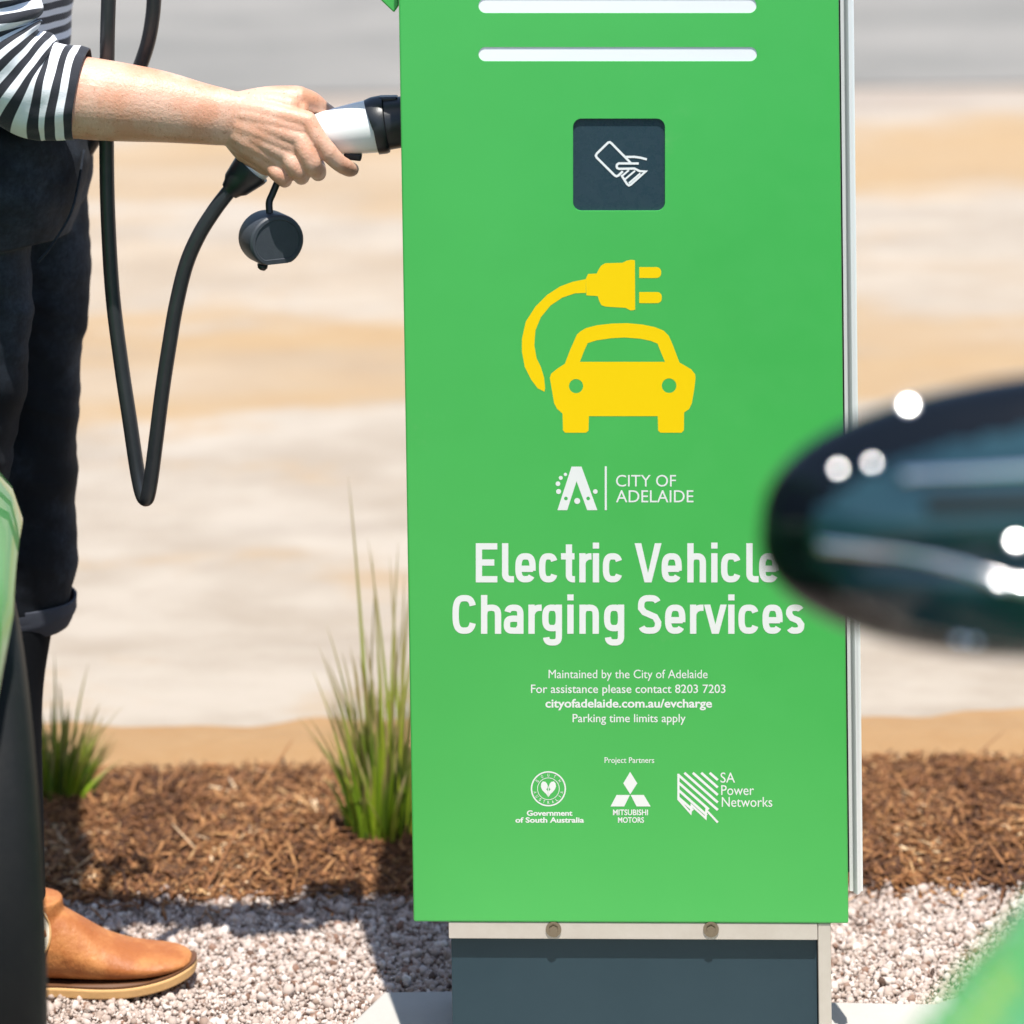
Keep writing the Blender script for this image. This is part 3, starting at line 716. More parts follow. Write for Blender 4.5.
parts.append(cap_([(331,147.5,-31),(340,157.5,-27),(346,163,-20)], [9.4,8.6,8.6]))
parts.append(cap_([(346,163,-20),(350,166.5,-14),(352.5,168,-8)], [8.4,7.9,7.2]))
parts.append(cap_([Md,(309,146,-36),(314,157,-36)], [10.6,9.9,10]))
parts.append(cap_([(314,157,-36),(318,165.5,-24),(319,169,-10)], [9.4,8.6,8.4]))
parts.append(cap_([(319,171.5,-10),(318,169,4),(315,163,14)], [8.2,7.8,7]))
parts.append(cap_([Rg,(296,158,-34),(301,165,-33)], [10.2,9.3,9.5]))
parts.append(cap_([(301,165,-33),(303,173,-20),(302,175,-8)], [8.9,8.2,8]))
parts.append(cap_([(302,175,-8),(300,171,5),(297,165,13)], [7.8,7.4,6.6]))
parts.append(cap_([Pk,(280,168,-28),(285,172,-27)], [9.6,8.8,8.8]))
parts.append(cap_([(285,172,-27),(286,177.5,-15),(285,179,-4)], [8.6,7.6,7.2]))
parts.append(cap_([(285,179,-4),(282,176,6),(280,171,12)], [6.8,6.4,5.8]))
hand = remesh(parts, .0012, 9, .5)
# coarse rest of the body
bp = []
def bt(pts, rad): 
    sp = spline(pts, 4); rr = spline(rad, 4)
    return tube([Vector(p) for p in sp], [tuple(r) for r in rr], seg=24, roundcap=True)
SH = B(-28,-330,2.93); EL = Q(-2,78,-2)
X0 = B(-35,0).x
bp.append(bt([SH, (SH+EL)/2+Vector((.005,0,0)), EL], [(.045,.045),(.042,.042),(.040,.04)]))
bp.append(bt([(X0,3.07,1.0),(X0,3.07,1.15),(X0,3.07,1.35),(X0,3.07,1.46),(X0,3.07,1.52)], [(.10,.15),(.095,.14),(.105,.16),(.09,.13),(.055,.06)]))
bp.append(bt([(X0,3.07,1.48),(X0+.015,3.07,1.60)], [(.05,.05),(.047,.047)]))
HC = Vector((X0+.035, 3.07, 1.71))
bp.append(ellipsoid(HC, (.092,.074,.105), 32)); bp.append(ellipsoid(HC+Vector((.03,0,-.055)), (.062,.055,.05)))
bp.append(ellipsoid(HC+Vector((.098,0,-.012)), (.018,.012,.022)))
for s_ in (-1,1): bp.append(ellipsoid(HC+Vector((-.005,.074*s_,-.01)), (.016,.010,.03)))
for s_ in (-1, 1): bp.append(ellipsoid(HC+Vector((.082,.025*s_,-.062)), (.010,.012,.005)))
bp.append(bt([(X0,3.22,1.44),(X0-.05,3.27,1.25),(X0-.06,3.27,1.12),(X0-.05,3.25,1.02)], [(.045,.045),(.04,.04),(.036,.036),(.028,.024)]))
bp.append(bt([(X0-.05,3.25,1.02),(X0-.04,3.24,.96),(X0-.03,3.23,.90)], [(.03,.018),(.036,.016),(.02,.012)]))
for k in range(4): bp.append(bt([(X0-.05+.012*k,3.225+.012*k,.92),(X0-.035+.012*k,3.22+.012*k,.87),(X0-.04+.012*k,3.215+.012*k,.835)], [(.009,.009),(.0085,.0085),(.007,.007)]))
bp.append(bt([(X0-.03,3.215,.96),(X0-.01,3.20,.93),(X0-.0,3.20,.90)], [(.011,.011),(.010,.010),(.008,.008)]))
# legs
ANK = B(40,915,3.035)
def legs(r): return
farleg = [B(25,180,3.10), B(30,300,3.09), B(27,450,3.08), B(16,600,3.07), B(0,700,3.06), B(8,830,3.04), B(15,920,3.03)]
nearleg = [B(-25,200,2.99), B(-22,330,2.985), B(-45,480,2.985), B(-75,620,2.99), B(-95,740,3.0), B(-110,860,3.0), B(-118,940,2.99)]
for lg_ in (farleg, nearleg):
    bp.append(bt(lg_, [(.060,.060),(.052,.052),(.047,.047),(.043,.043),(.046,.046),(.038,.038),(.032,.032)]))
bp.append(ellipsoid((X0+.01,3.05,.98), (.085,.12,.11)))
bodyc = remesh(bp, .006, 4)
for q in (hand, bodyc): q.materials.clear()
bm = bmesh.new(); bm.from_mesh(hand); nh = len(bm.faces); bm.from_mesh(bodyc)
# nail on the index finger
nl = ellipsoid((0,0,0), (5.4*U, 1.6*U, 4.2*U), 16)
nl.transform(Matrix.Translation(Q(351,164.5,-17.2)) @ Matrix.Rotation(R(-38), 4, 'Z') @ Matrix.Rotation(R(-30),4,'X') @ Matrix.Rotation(R(42), 4, 'Y')); n0 = len(bm.faces); bm.from_mesh(nl)
bm.faces.ensure_lookup_table()
for f in bm.faces[n0:]: f.material_index = 1
for f in bm.faces: f.smooth = True
me = frombm(bm); me.materials.append(M['skin']); me.materials.append(M['nail'])
o = bpy.data.objects.new('body', me); COL.objects.link(o); o.parent = person; o.matrix_parent_inverse = Matrix.Translation(-person.location)
for i, s_ in enumerate((-1, 1)):
    link('eye', ellipsoid(HC+Vector((.0815,.03*s_,.008)), (.006,.009,.0055), 16), M['trim'], person, True)
M['hair'] = mat('brown_hair', (.08,.04,.02), .5)
hr_ = remesh([ellipsoid(HC+Vector((-.018,0,.022)), (.098,.086,.105)), bt([HC+Vector((-.08,0,.0)), HC+Vector((-.11,0,-.10)), HC+Vector((-.10,0,-.2))], [(.05,.06),(.045,.06),(.02,.04)])], .005, 3)
link('hair', hr_, M['hair'], person, True)

# garments
def garment(pts, rads, nseg, nlen, fold, hint=Vector((0,1,0)), v0=0.0, thick=.002, vdir=1):
    """open lofted cloth tube with UV v = metres along it; fold(i_frac, angle)-> radial metres"""
    sp = spline(pts, nlen); rr = spline(rads, nlen); sp = [Vector(p) for p in sp]; n_ = len(sp)
    L = [0.0]
    for i in range(1, n_): L.append(L[-1]+(sp[i]-sp[i-1]).length)
    vs = []; uvs = []
    for i, p in enumerate(sp):
        t = (sp[min(i+1,n_-1)]-sp[max(i-1,0)]).normalized(); b = (hint-t*hint.dot(t)).normalized(); a = t.cross(b)
        for j in range(nseg):
            q = 2*math.pi*j/nseg; dr = fold(L[i]/L[-1], q, p)
            vs.append(p + a*(rr[i][0]+dr)*math.cos(q) + b*(rr[i][1]+dr)*math.sin(q)); uvs.append((j/nseg, v0+vdir*(L[i]-L[-1])))
    fs = []
    for i in range(n_-1):
        for j in range(nseg): fs.append((i*nseg+j, i*nseg+(j+1)%nseg, (i+1)*nseg+(j+1)%nseg, (i+1)*nseg+j))
    me = mesh(vs, fs); uvl = me.uv_layers.new(name='UVMap')
    for p in me.polygons:
        for li in p.loop_indices: uvl.data[li].uv = uvs[me.loops[li].vertex_index]
    return evaluated(me, [('SOLIDIFY', dict(thickness=thick, offset=-1))])
def sfold(u, q, p):
    s = Vector((p.x*14, p.z*14, 3+math.cos(q)*1.1)); w = noise.noise(s + Vector((0,0,math.sin(q)*1.3)))
    bendz = math.exp(-((u-.72)/.13)**2)
    r = .0045*noise.noise(Vector((u*16, math.cos(q)*2.0, math.sin(q)*2.0+5))) + .003*w
    r += bendz*.0085*math.sin(u*88+1.9*math.sin(q)+2*noise.noise(Vector((u*9,q,0)))) * (0.4+.6*max(0, math.cos(q-.3)*1))
    e = max(0, (u-.985)/.015); return r*(1-.4*e) + .001
SL = [SH+Vector((0,0,.03)), B(-34,-200,2.92), Q(-26,-70,2), Q(-18,5,0), Q(-6,50,-2), Q(30,83,-2), Q(56,90.5,-2.5), Q(82,94.5,-3)]
SR = [(.068,.06),(.060,.058),(.058,.056),(.056,.054),(.055,.052),(.0515,.047),(.0492,.0455),(.0480,.0445)]
o = link('sleeve', garment(SL, SR, 128, 22, sfold, v0=.0172), M['stripe'], person, True)
def tfold(u, q, p): return .006*noise.noise(Vector((u*5, math.cos(q)*2, math.sin(q)*2+9))) + .004*math.sin(u*60+3*math.sin(q*2))*math.exp(-((u-.12)/.12)**2)
TX = B(-35,20).x
o = link('striped_top', garment([(TX-.01,3.07,.99),(TX,3.07,1.06),(TX+.003,3.07,1.15),(TX+.012,3.07,1.28),(TX+.005,3.07,1.40),(TX,3.07,1.47),(TX,3.07,1.52)], [(.112,.165),(.117,.16),(.112,.155),(.125,.165),(.115,.175),(.09,.13),(.06,.065)], 128, 14, tfold), M['stripe'], person, True)
link('far_sleeve', garment([(X0,3.21,1.46),(X0-.045,3.27,1.27),(X0-.055,3.27,1.15)], [(.06,.06),(.05,.05),(.046,.046)], 48, 14, lambda u,q,p: .003*math.sin(u*30+q)), M['stripe'], person, True).data.name = 'sleeve'

# denim culottes
def px3(lst, Y): return [px_(r, Y) for r in lst]
jp = []
def JL(cx_list, r_list, Y, ys, depth=1.0):
    pts = [B(c, y, Y) for c, y in zip(cx_list, ys)]; return bt(pts, [(px_(r, Y), px_(r, Y)*depth) for r in r_list])
def flat_leg(cxs, rs, Y, ys, depth):
    pts = spline([tuple(B(c, y, Y)) for c, y in zip(cxs, ys)], 5); rr = spline([(px_(r,Y), px_(r,Y)*depth) for r in rs], 5)
    return tube([Vector(p) for p in pts], [tuple(r) for r in rr], seg=40)
jp.append(flat_leg([16,26,28,28,24,20,18,16], [70,62,60,57,54,54,55,50], 3.09, [140,200,270,340,410,480,560,612], 1.05))
jp.append(flat_leg([-30,-28,-27,-24,-36,-58,-75,-85], [68,64,58,54,54,54,53,49], 2.985, [150,210,280,340,430,510,570,625], 1.0))
jp.append(flat_leg([-26,-24,-22,-20], [106,110,108,92], 3.04, [112,150,195,235], 1.25))
jm = remesh(jp, .0032, 8, .5)
bm = bmesh.new(); bm.from_mesh(jm); bm.normal_update()
for v in bm.verts:
    c = v.co; w = noise.noise(Vector((c.x*9, c.y*7, c.z*5)))*.006 + noise.noise(Vector((c.x*22+c.z*14, c.y*20, c.z*18)))*.0035
    rdg = 1-abs(noise.noise(Vector((c.x*13+4, c.y*11, c.z*9+c.x*10))))*2.4
    w += .0015*max(0, rdg)
    u_ = c.x*.5 + c.z*.85; w += .0042*noise.noise(Vector((u_*24, c.x*5, c.y*5+3))) + .0022*noise.noise(Vector((u_*60, c.x*9, c.y*8+7)))
    # seat and hip creases
    w += 0
    v.co += v.normal*w
for f in bm.faces: f.smooth = True
o = link('culottes', frombm(bm), M['black_denim'], person)
hemf = lambda u, q, p: .002*math.sin(q*3+1)+.0015*noise.noise(Vector((u*4, math.cos(q)*2, math.sin(q)*2)))
for cx_, yy_, rr_, Y_ in ((17,(593,621),(55,50),3.09), (-82,(603,634),(54,51),2.985)):
    a_, b_ = B(cx_, yy_[0], Y_), B(cx_-2, yy_[1], Y_)
    link('turned_hem', garment([a_, (a_+b_)/2, b_], [(px_(rr_[0],Y_)+.001,)*2, (px_(rr_[0]-1,Y_)+.002,)*2, (px_(rr_[1],Y_),)*2], 72, 5, hemf, thick=.003), M['denim_hem'], person, True)
# pocket seam and belt loop cord
link('pocket_seam', tube([B(*p) for p in spline([(84,150,3.0),(78,185,2.965),(70,215,2.945),(52,245,2.93),(38,262,2.925)], 6)], [(.0016,.0016)]*25, seg=8), M['black_denim'], person, True)
# tights (legs below the hem)
for lg_ in (farleg, nearleg):
    sp = spline([tuple(p) for p in lg_[2:]], 6); rr = spline([(.050,),(.046,),(.049,),(.041,),(.035,)], 6)
    link('tights', tube([Vector(p) for p in sp], [(r[0]+.001,)*2 for r in rr], seg=28, roundcap=True), M['tights'], person, True)
link('hem_tie', remesh([ellipsoid(B(39,633,3.06), (.010,.006,.009)), ellipsoid(B(43,641,3.06), (.006,.005,.005)), bt([B(36,620,3.06),B(38,640,3.06)],[(.006,.005),(.004,.004)])], .0015, 2), M['tights'], person, True)
# boots
def boot(ox, oy, name='boot', rotz=0):
    """local x = toe direction, origin under the ankle"""
    root = bpy.data.objects.new(name, None); COL.objects.link(root); root.parent = person; root.matrix_parent_inverse = Matrix.Translation(-person.location)
    root.location = (ox, oy, 0)
    T_ = Matrix.Translation((ox, oy, 0)) @ Matrix.Rotation(rotz, 4, 'Z')
    st = [(-.070,.018,.075,.020),(-.06,.014,.10,.027),(-.035,.014,.103,.031),(-.005,.014,.108,.033),(.020,.014,.096,.034),(.045,.014,.080,.036),(.075,.015,.060,.038),(.105,.017,.048,.039),(.135,.020,.0425,.0375),(.157,.023,.040,.031),(.171,.026,.036,.021),(.177,.029,.032,.009)]
    st = spline(st, 4); vs = []; fs = []; sg = 32
    for x, z0, z1, w in st:
        for j in range(sg):
            q = 2*math.pi*j/sg; c, s = math.cos(q), math.sin(q)
            ww = w*(1 - .30*max(0, s)*min(1, (z1-z0)/.09)) 
            vs.append((x, ww*math.copysign(abs(c)**.8, c), (z0+z1)/2+(z1-z0)/2*math.copysign(abs(s)**(.75 if s < 0 else 1.0), s)))
    for i in range(len(st)-1):
        for j in range(sg): fs.append((i*sg+j, i*sg+(j+1)%sg, (i+1)*sg+(j+1)%sg, (i+1)*sg+j))
    fs.append(tuple(range(sg))[::-1]); fs.append(tuple((len(st)-1)*sg+j for j in range(sg)))
    shaft = tube([(-.020,0,.05),(-.019,0,.09),(-.017,0,.100),(-.017,0,.106)], [(.050,.033),(.046,.032),(.044,.031),(.043,.030)], seg=32)
    up = remesh([mesh(vs, fs), shaft], .0022, 6)
    o1 = link('upper', xform(up, T_), M['leather'], None, True)
    def solepl(z0f, z1f, grow):
        outl = []
        for x, w in ((-.078,.010),(-.074,.022),(-.055,.030),(-.02,.032),(.02,.032),(.06,.037),(.10,.041),(.13,.040),(.155,.034),(.172,.023),(.181,.010)): outl.append((x, w+grow))
        pts2 = [(x+(.001 if x>0 else -.001), w) for x, w in outl] + [(x, -w) for x, w in outl[::-1]]
        pts2 = [tuple(p) for p in spline(pts2+[pts2[0]], 3)[:-1]]
        k = len(pts2); rise = lambda x: .0 + .016*max(0, (x-.06)/.12)**2
        vs = [(x, y, z0f+rise(x)) for x, y in pts2] + [(x, y, z1f+rise(x)) for x, y in pts2]
        return mesh(vs, [tuple(range(k))[::-1], tuple(range(k, 2*k))] + [(i, (i+1)%k, (i+1)%k+k, i+k) for i in range(k)])
    o2 = link('sole', xform(bevel(solepl(.001, .0125, .001), .002, 2), T_), M['sole'])
    o3 = link('welt', xform(solepl(.0126, .0150, -.0010), T_), M['welt'])
    heel = link('heel', xform(bevel(box(-.078,-.02,-.034,.034,.0,.0009), .0003, 1), T_), M['welt'])
    # elastic gusset + stitched edge + pull tab, on both sides
    for s_ in (-1, 1):
        gp = [(x+.024, z*.86) for x, z in [(-.046,.117),(-.018,.118),(-.010,.100),(-.008,.082),(-.014,.066),(-.030,.056),(-.046,.066),(-.055,.085),(-.052,.103)]]
        bm = bmesh.new(); vv = [bm.verts.new((x, s_*.0, z)) for x, z in [tuple(p) for p in spline(gp+[gp[0]], 4)[:-1]]]; f = bm.faces.new(vv)
        bmesh.ops.triangulate(bm, faces=bm.faces); bmesh.ops.subdivide_edges(bm, edges=bm.edges, cuts=4, use_grid_fill=True)
        from mathutils.bvhtree import BVHTree
        tr = BVHTree.FromPolygons([v.co for v in up.vertices], [tuple(p.vertices) for p in up.polygons]) if False else None
        Ti = T_.inverted(); upl = [Ti @ v.co for v in up.vertices]
        tr = BVHTree.FromPolygons(upl, [tuple(p.vertices) for p in up.polygons])
        for v in bm.verts:
            h = tr.ray_cast(Vector((v.co.x, s_*.2, v.co.z)), Vector((0,-s_,0)))
            v.co.y = (h[0].y if h[0] else s_*.03) + s_*.0012
        g_ = link('elastic_gusset', xform(frombm(bm), T_), M['elastic'], None, True); g_.parent = root; g_.matrix_parent_inverse = Matrix.Translation((-ox-person.location.x+person.location.x, -oy, 0))
        bd = []
        for x, z in [tuple(p) for p in spline([(x+.024, z*.86) for x, z in [(-.018,.118),(-.010,.100),(-.008,.082),(-.014,.066),(-.030,.056)]], 5)]:
            h = tr.ray_cast(Vector((x, s_*.2, z)), Vector((0,-s_,0))); bd.append(T_ @ Vector((x, (h[0].y if h[0] else s_*.03)+s_*.0014, z)))
        g2 = link('stitching', tube(bd, [(.0012,.0012)]*len(bd), seg=6), M['sole'], None, True); g2.parent = root; g2.matrix_parent_inverse = Matrix.Translation((-ox, -oy, 0))
        bd = []
        for x, z in [tuple(p) for p in spline([(-.022,.076),(-.006,.073),(.011,.076)], 5)]:
            h = tr.ray_cast(Vector((x, s_*.2, z)), Vector((0,-s_,0))); bd.append(T_ @ Vector((x, (h[0].y if h[0] else s_*.03)+s_*.0016, z)))
        g3 = link('strap', tube(bd, [(.0045,.0012)]*len(bd), seg=8), M['leather'], None, True); g3.parent = root; g3.matrix_parent_inverse = Matrix.Translation((-ox, -oy, 0))
    pt = link('pull_tab', xform(bevel(box(-.066,-.060,-.010,.010,.085,.118), .002, 2), T_), M['elastic'])
    for q in (o1, o2, o3, heel, pt): q.parent = root; q.matrix_parent_inverse = Matrix.Translation((-ox, -oy, 0))
    return root
BX = P(195, 992, 3.03).x - .18
boot(BX, 3.03)
nb = nearleg[-1]; boot(nb.x-.035, 2.99, 'boot', R(-8))

# ------------------------------------------------------------------ grass clumps
def clump(name, cx, cy, n_, hmin, hmax, spread, lean, label, tall=()):
    V = []; Fc = []; al = []; ti = []
    def blade(bx, by, h, dx, dy, w, t, curl):
        b = len(V); k = 9; side = Vector((math.cos(curl), math.sin(curl), 0))
        for i in range(k+1):
            u = i/k; c = Vector((bx+dx*u**1.8, by+dy*u**1.8, max(0,h*(u-.12*u*u*abs(dx)/.1))))
            ww = w*(1-u)**.55*(.6+.4*min(1, u*4)) if u < 1 else 0.0002
            V.append(c-side*ww/2+Vector((0,.0,0))); V.append(c+Vector((0,-.0008,0))); V.append(c+side*ww/2); al.extend([u]*3); ti.extend([t]*3)
        for i in range(k):
            for s in (0,1): Fc.append((b+3*i+s, b+3*i+1+s, b+3*i+4+s, b+3*i+3+s))
    for i in range(n_):
        a = random.uniform(0, 2*math.pi); r = spread*math.sqrt(random.random())
        bx, by = cx+r*math.cos(a), cy+r*.8*math.sin(a)
        h = random.uniform(hmin, hmax)*(1-.3*r/spread)*(.75+.5*random.random()**2)
        dx = (bx-cx)*1.1 + random.gauss(0, lean); dy = random.gauss(0, lean*.7)
        blade(bx, by, h, dx, dy, random.uniform(.004,.0105), random.random(), random.gauss(0,.5))
    for (x, h, dx, w) in tall: blade(x, cy+random.uniform(-.02,.02), h, dx, 0, w, .9, 0)
    me = mesh(V, Fc)
    for nm, ar in (('along', al), ('tint', ti)):
        a = me.attributes.new(nm, 'FLOAT', 'POINT'); a.data.foreach_set('value', ar)
    o = link(name, me, M['grass'], smooth=True); tag(o, label, 'plant', group='grass clumps in the mulch bed'); return o
g1 = G(386, 832, .01); s1 = g1.y/F
clump('grass_clump', g1.x, g1.y, 165, .12, .34, .048, .018, 'tall green ornamental grass clump against the left edge of the charger',
      tall=[(g1.x-.02, .50, -.022, .007), (g1.x+.0, .40, -.012, .006), (g1.x+.012,.42,-.03,.006), (g1.x+.005,.41,.018,.006),(g1.x+.02,.36,.01,.006),(g1.x-.03,.30,-.045,.006),(g1.x-.03,.27,-.05,.005),(g1.x+.02,.38,-.01,.006)])
g2 = G(62, 795, .01)
clump('grass_clump', g2.x, g2.y, 90, .10, .17, .042, .016, 'shorter green grass clump beside the black tyre at the left',
      tall=[(g2.x+.01,.20,.03,.006),(g2.x-.005,.21,.0,.006),(g2.x+.02,.15,.07,.004),(g2.x-.02,.19,-.01,.006)])

# ------------------------------------------------------------------ cars
def make_car(name, mx, paint, label, mirror=None, lighter=False, side_prof=None, wheels=(.52, 2.95), L_=3.55, steer=0, track_out=.0, flare=.022, cabf=2.75):
    """local: y from 0 (tail/nose A end at y=0) growing forward; x=0 centre; body half width w"""
    root = bpy.data.objects.new(name, None); COL.objects.link(root); root.matrix_basis = mx; tag(root, label, 'car')
    def add(nm, me, m, parent=root, smooth=True, ang=None):
        o = bpy.data.objects.new(nm, me); COL.objects.link(o); me.materials.clear(); me.materials.append(m); o.parent = parent
        if ang: smooth_by_angle(o, ang)
        elif smooth:
            for p in me.polygons: p.use_smooth = True
        return o
    WR = .335; WC = .32
    def halfw(y):
        e = min(y, L_-y); return .80 - .30*max(0, 1-e/.42)**2.2 - .09*max(0, 1-e/1.1)**2
    def topz(y):   # bonnet at high-y end (nose), tail at y=0
        t = y/L_
        nose = max(0, (y-(L_-.45))/.45)**2.5
        return .965 - .02*max(0,(y-2.3)) - .26*nose - .10*max(0, 1-y/.25)**2
    ys = np.unique(np.concatenate([np.linspace(0, L_, 90)] + [np.linspace(wy-.36, wy+.36, 40) for wy in wheels]))
    ys = ys[(ys >= 0) & (ys <= L_)]
    prof_ = side_prof or [(0,.0),(.10,.012),(.25,.018),(.45,.010),(.62,-.008),(.78,-.028),(.88,-.055),(.95,-.10),(1.0,-.17)]
    pn = len(prof_); V = []; Fc = []; cols = []
    for y in ys:
        zl = .19 + .10*max(0, 1-min(y, L_-y)/.25)
        for wy in wheels:
            d = abs(y-wy)
            if d < .358: zl = max(zl, WC+math.sqrt(.358**2-d*d))
        w = halfw(y); zt_ = topz(y); col = []
        col.append((w-.07, y, zl+.002)); col.append((w-.004, y, zl-.001)) 
        z_lo = zl
        for (u, dx) in prof_:
            zz_ = .19+(zt_-.19)*u
            zz_ = z_lo + (zt_-z_lo)*u
            # evaluate the profile by absolute height so that the arch does not distort the flank
            uu = (zz_-.19)/(zt_-.19); dd = np.interp(uu, [q[0] for q in prof_], [q[1] for q in prof_])
            fl = 0
            for wy in wheels:
                rr_ = math.hypot(y-wy, zz_-WC); fl = max(fl, flare*math.exp(-((rr_-.365)/.07)**2)*min(1, max(.0, (zz_-.42)/.22)))
            col.append((w+dd+fl, y, zz_))
        for k in range(1, 7):
            q = k/6; xb = (w+prof_[-1][1])*(1-q); col.append((xb, y, zt_+.045*(1-(1-q)**2)))
        cols.append(col)
    nc = len(cols[0])
    for sgn in (1, -1):
        b = len(V)
        for col in cols:
            for x, y, z in col: V.append((sgn*x, y, z))
        for i in range(len(cols)-1):
            for j in range(nc-1):
                f = (b+i*nc+j, b+(i+1)*nc+j, b+(i+1)*nc+j+1, b+i*nc+j+1); Fc.append(f if sgn > 0 else f[::-1])
        for i_, rev in ((0, False), (len(cols)-1, True)):
            f = tuple(b+i_*nc+j for j in range(nc)) + ((),)[0:0]
            f = f + (len(V),) ; V.append((0, cols[i_][0][1], cols[i_][0][2])); Fc.append(f)
    me = mesh(V, Fc); bm = bmesh.new(); bm.from_mesh(me); bmesh.ops.remove_doubles(bm, verts=bm.verts, dist=.0004); bmesh.ops.recalc_face_normals(bm, faces=bm.faces); me = frombm(bm)
    add('body', me, paint, ang=40)
    add('underbody', bevel(box(-.62, .62, .15, L_-.15, .16, .80), .02, 1), M['trim'], ang=30)
    for sgn in (1, -1):
        for wy in wheels:
            st_ = steer if wy == wheels[0] else 0
            wr = bpy.data.objects.new('wheel', None); COL.objects.link(wr); wr.parent = root
            wr.matrix_basis = Matrix.Translation((sgn*(.705+track_out), wy, WC)) @ Matrix.Rotation(st_, 4, 'Z')
            # tyre profile revolved about x
            tp = [(-.085,.20),(-.092,.235),(-.095,.27),(-.088,.305),(-.070,.318),(-.042,.320),(-.041,.312),(-.033,.312),(-.032,.3205),(-.005,.321),(-.004,.313),(.004,.313),(.005,.321),(.032,.3205),(.033,.312),(.041,.312),(.042,.320),(.070,.318),(.088,.305),(.097,.275),(.094,.24),(.085,.20)]
            sg = 72; V2 = []; F2 = []
            for k in range(sg):
                a = 2*math.pi*k/sg
                for x, r in tp: V2.append((sgn*x, r*math.cos(a), r*math.sin(a)))
            q_ = len(tp)
            for k in range(sg):
                for j in range(q_): F2.append((k*q_+j, k*q_+(j+1)%q_, ((k+1)%sg)*q_+(j+1)%q_, ((k+1)%sg)*q_+j))
            me2 = mesh(V2, F2); bm = bmesh.new(); bm.from_mesh(me2); bmesh.ops.recalc_face_normals(bm, faces=bm.faces); me2 = frombm(bm)
            add('tyre', me2, M['tyre'], wr, ang=50)
            bm = bmesh.new(); bmesh.ops.create_cone(bm, cap_ends=True, segments=48, radius1=.202, radius2=.195, depth=.10, matrix=Matrix.Translation((sgn*.02,0,0)) @ Matrix.Rotation(R(90), 4, 'Y'))
            for k in range(5):
                a = 2*math.pi*k/5
                bb = box(-.01,.012,-.022,.022,.03,.19); bb.transform(Matrix.Rotation(a, 4, 'X')); bb.transform(Matrix.Translation((sgn*.078,0,0))); bm.from_mesh(bb)
            add('rim', frombm(bm), M['rim'], wr, ang=30)
    # cabin
    def cab(scale, z0, z1, nm, m, inset=0):
        st = [(.10,.0),(.35,.36),(.8,.52),(cabf-1.2,.56),(cabf-.70,.50),(cabf,.0)]
        st = spline(st, 6); V3 = []; F3 = []
        for y, h in st:
            wb = halfw(min(max(y,.2),3.2))-.12; wt = wb-.10*h/.5
            for u in np.linspace(0, 1, 7): V3.append(((wb+(wt-wb)*u)-inset, y, z0+h*u*.93))
            for u in np.linspace(.15, 1, 5): V3.append(((wt-inset)*(1-u), y, z0+h*(.93+.07*(1-(1-u)**2))))
        k = 12; nV = len(V3); V3 += [(-x, y, z) for x, y, z in V3]
        for s in (0, 1):
            for i in range(len(st)-1):
                for j in range(k-1):
                    f = (s*nV+i*k+j, s*nV+(i+1)*k+j, s*nV+(i+1)*k+j+1, s*nV+i*k+j+1); F3.append(f if s == 0 else f[::-1])
        me = mesh(V3, F3); bm = bmesh.new(); bm.from_mesh(me); bmesh.ops.remove_doubles(bm, verts=bm.verts, dist=.0005); bmesh.ops.recalc_face_normals(bm, faces=bm.faces)
        return frombm(bm)
    add('cabin_glass', cab(1, .955, 1.5, 'g', None), M['glass'], ang=40)
    rf = cab(1, .955, 1.5, 'r', None); bm = bmesh.new(); bm.from_mesh(rf)
    bmesh.ops.delete(bm, geom=[f for f in bm.faces if not (f.calc_center_median().z > 1.425 or abs(f.calc_center_median().y-1.25) < .05 or abs(f.calc_center_median().y-.42) < .12 and f.normal.z < .5)], context='FACES')
    rf = frombm(bm); rf = evaluated(rf, [('SOLIDIFY', dict(thickness=.012, offset=1))])
    add('roof', rf, paint, ang=40)
    for sgn in (1, -1):
        add('headlight', xform(ellipsoid((0,0,0), (.13,.10,.06)), Matrix.Translation((sgn*.53, L_-.20, .68)) @ Matrix.Rotation(sgn*R(-30), 4, 'Z')), M['lamp'])
        add('tail_light', xform(ellipsoid((0,0,0), (.05,.06,.12)), Matrix.Translation((sgn*.60, .16, .80))), M['redlamp'])
        if not (mirror and sgn == mirror[0]):
            add('wing_mirror', xform(bevel(ellipsoid((0,0,0), (.12,.06,.075)), .001, 1), Matrix.Translation((sgn*.90, 2.25, 1.04))), M['trim'])
        add('door_handle', bevel(box(-.012,.012,-.09,.09,-.012,.012), .006, 2), M['trim']).matrix_basis = Matrix.Translation((sgn*.80, 1.25, .80))
    return root
# left car: its tail corner beside the person; rear wheel next to the charger
# silhouette target: fender edge x at Y~2.35, tyre outer face near x=47 at Y~2.62
STE = R(16); wc = Vector((0, 2.62, .32))
edge = Vector((.095*math.cos(STE)+.32*math.sin(STE), .095*math.sin(STE)-.32*math.cos(STE)))
tyre_x = P(48, 880, wc.y+edge.y).x - edge.x
LCX = tyre_x - (.705-.0)
lc = make_car('parked_car', Matrix.Translation((LCX, 3.02, 0)) @ Matrix.Rotation(R(180), 4, 'Z'), M['carg'],
              'glossy green car with a black tyre cropped at the left edge of the photo', wheels=(.40, 2.85), track_out=0, steer=STE, flare=.060)
# right car: nose towards the photographer, flank just outside the frame, mirror reaching in
MRY = 1.50
rc_yaw = R(180-33)
# body flank line should pass near (px 1024) at Y=1.5
flank = Vector((.128, 1.25, 0))
RM = Matrix.Rotation(rc_yaw, 4, 'Z')
loc_m = Vector((.80, 2.65, 0))        # flank point beside the mirror, local (flank towards the camera side = +x rotated)
off = RM @ loc_m
RMX = Matrix.Translation((flank.x-off.x, flank.y-off.y, 0)) @ RM
rc = make_car('parked_car', RMX, M['carg2'], 'light green car cropped at the right edge, its black wing mirror overlapping the charger', mirror=(1,), cabf=2.3)
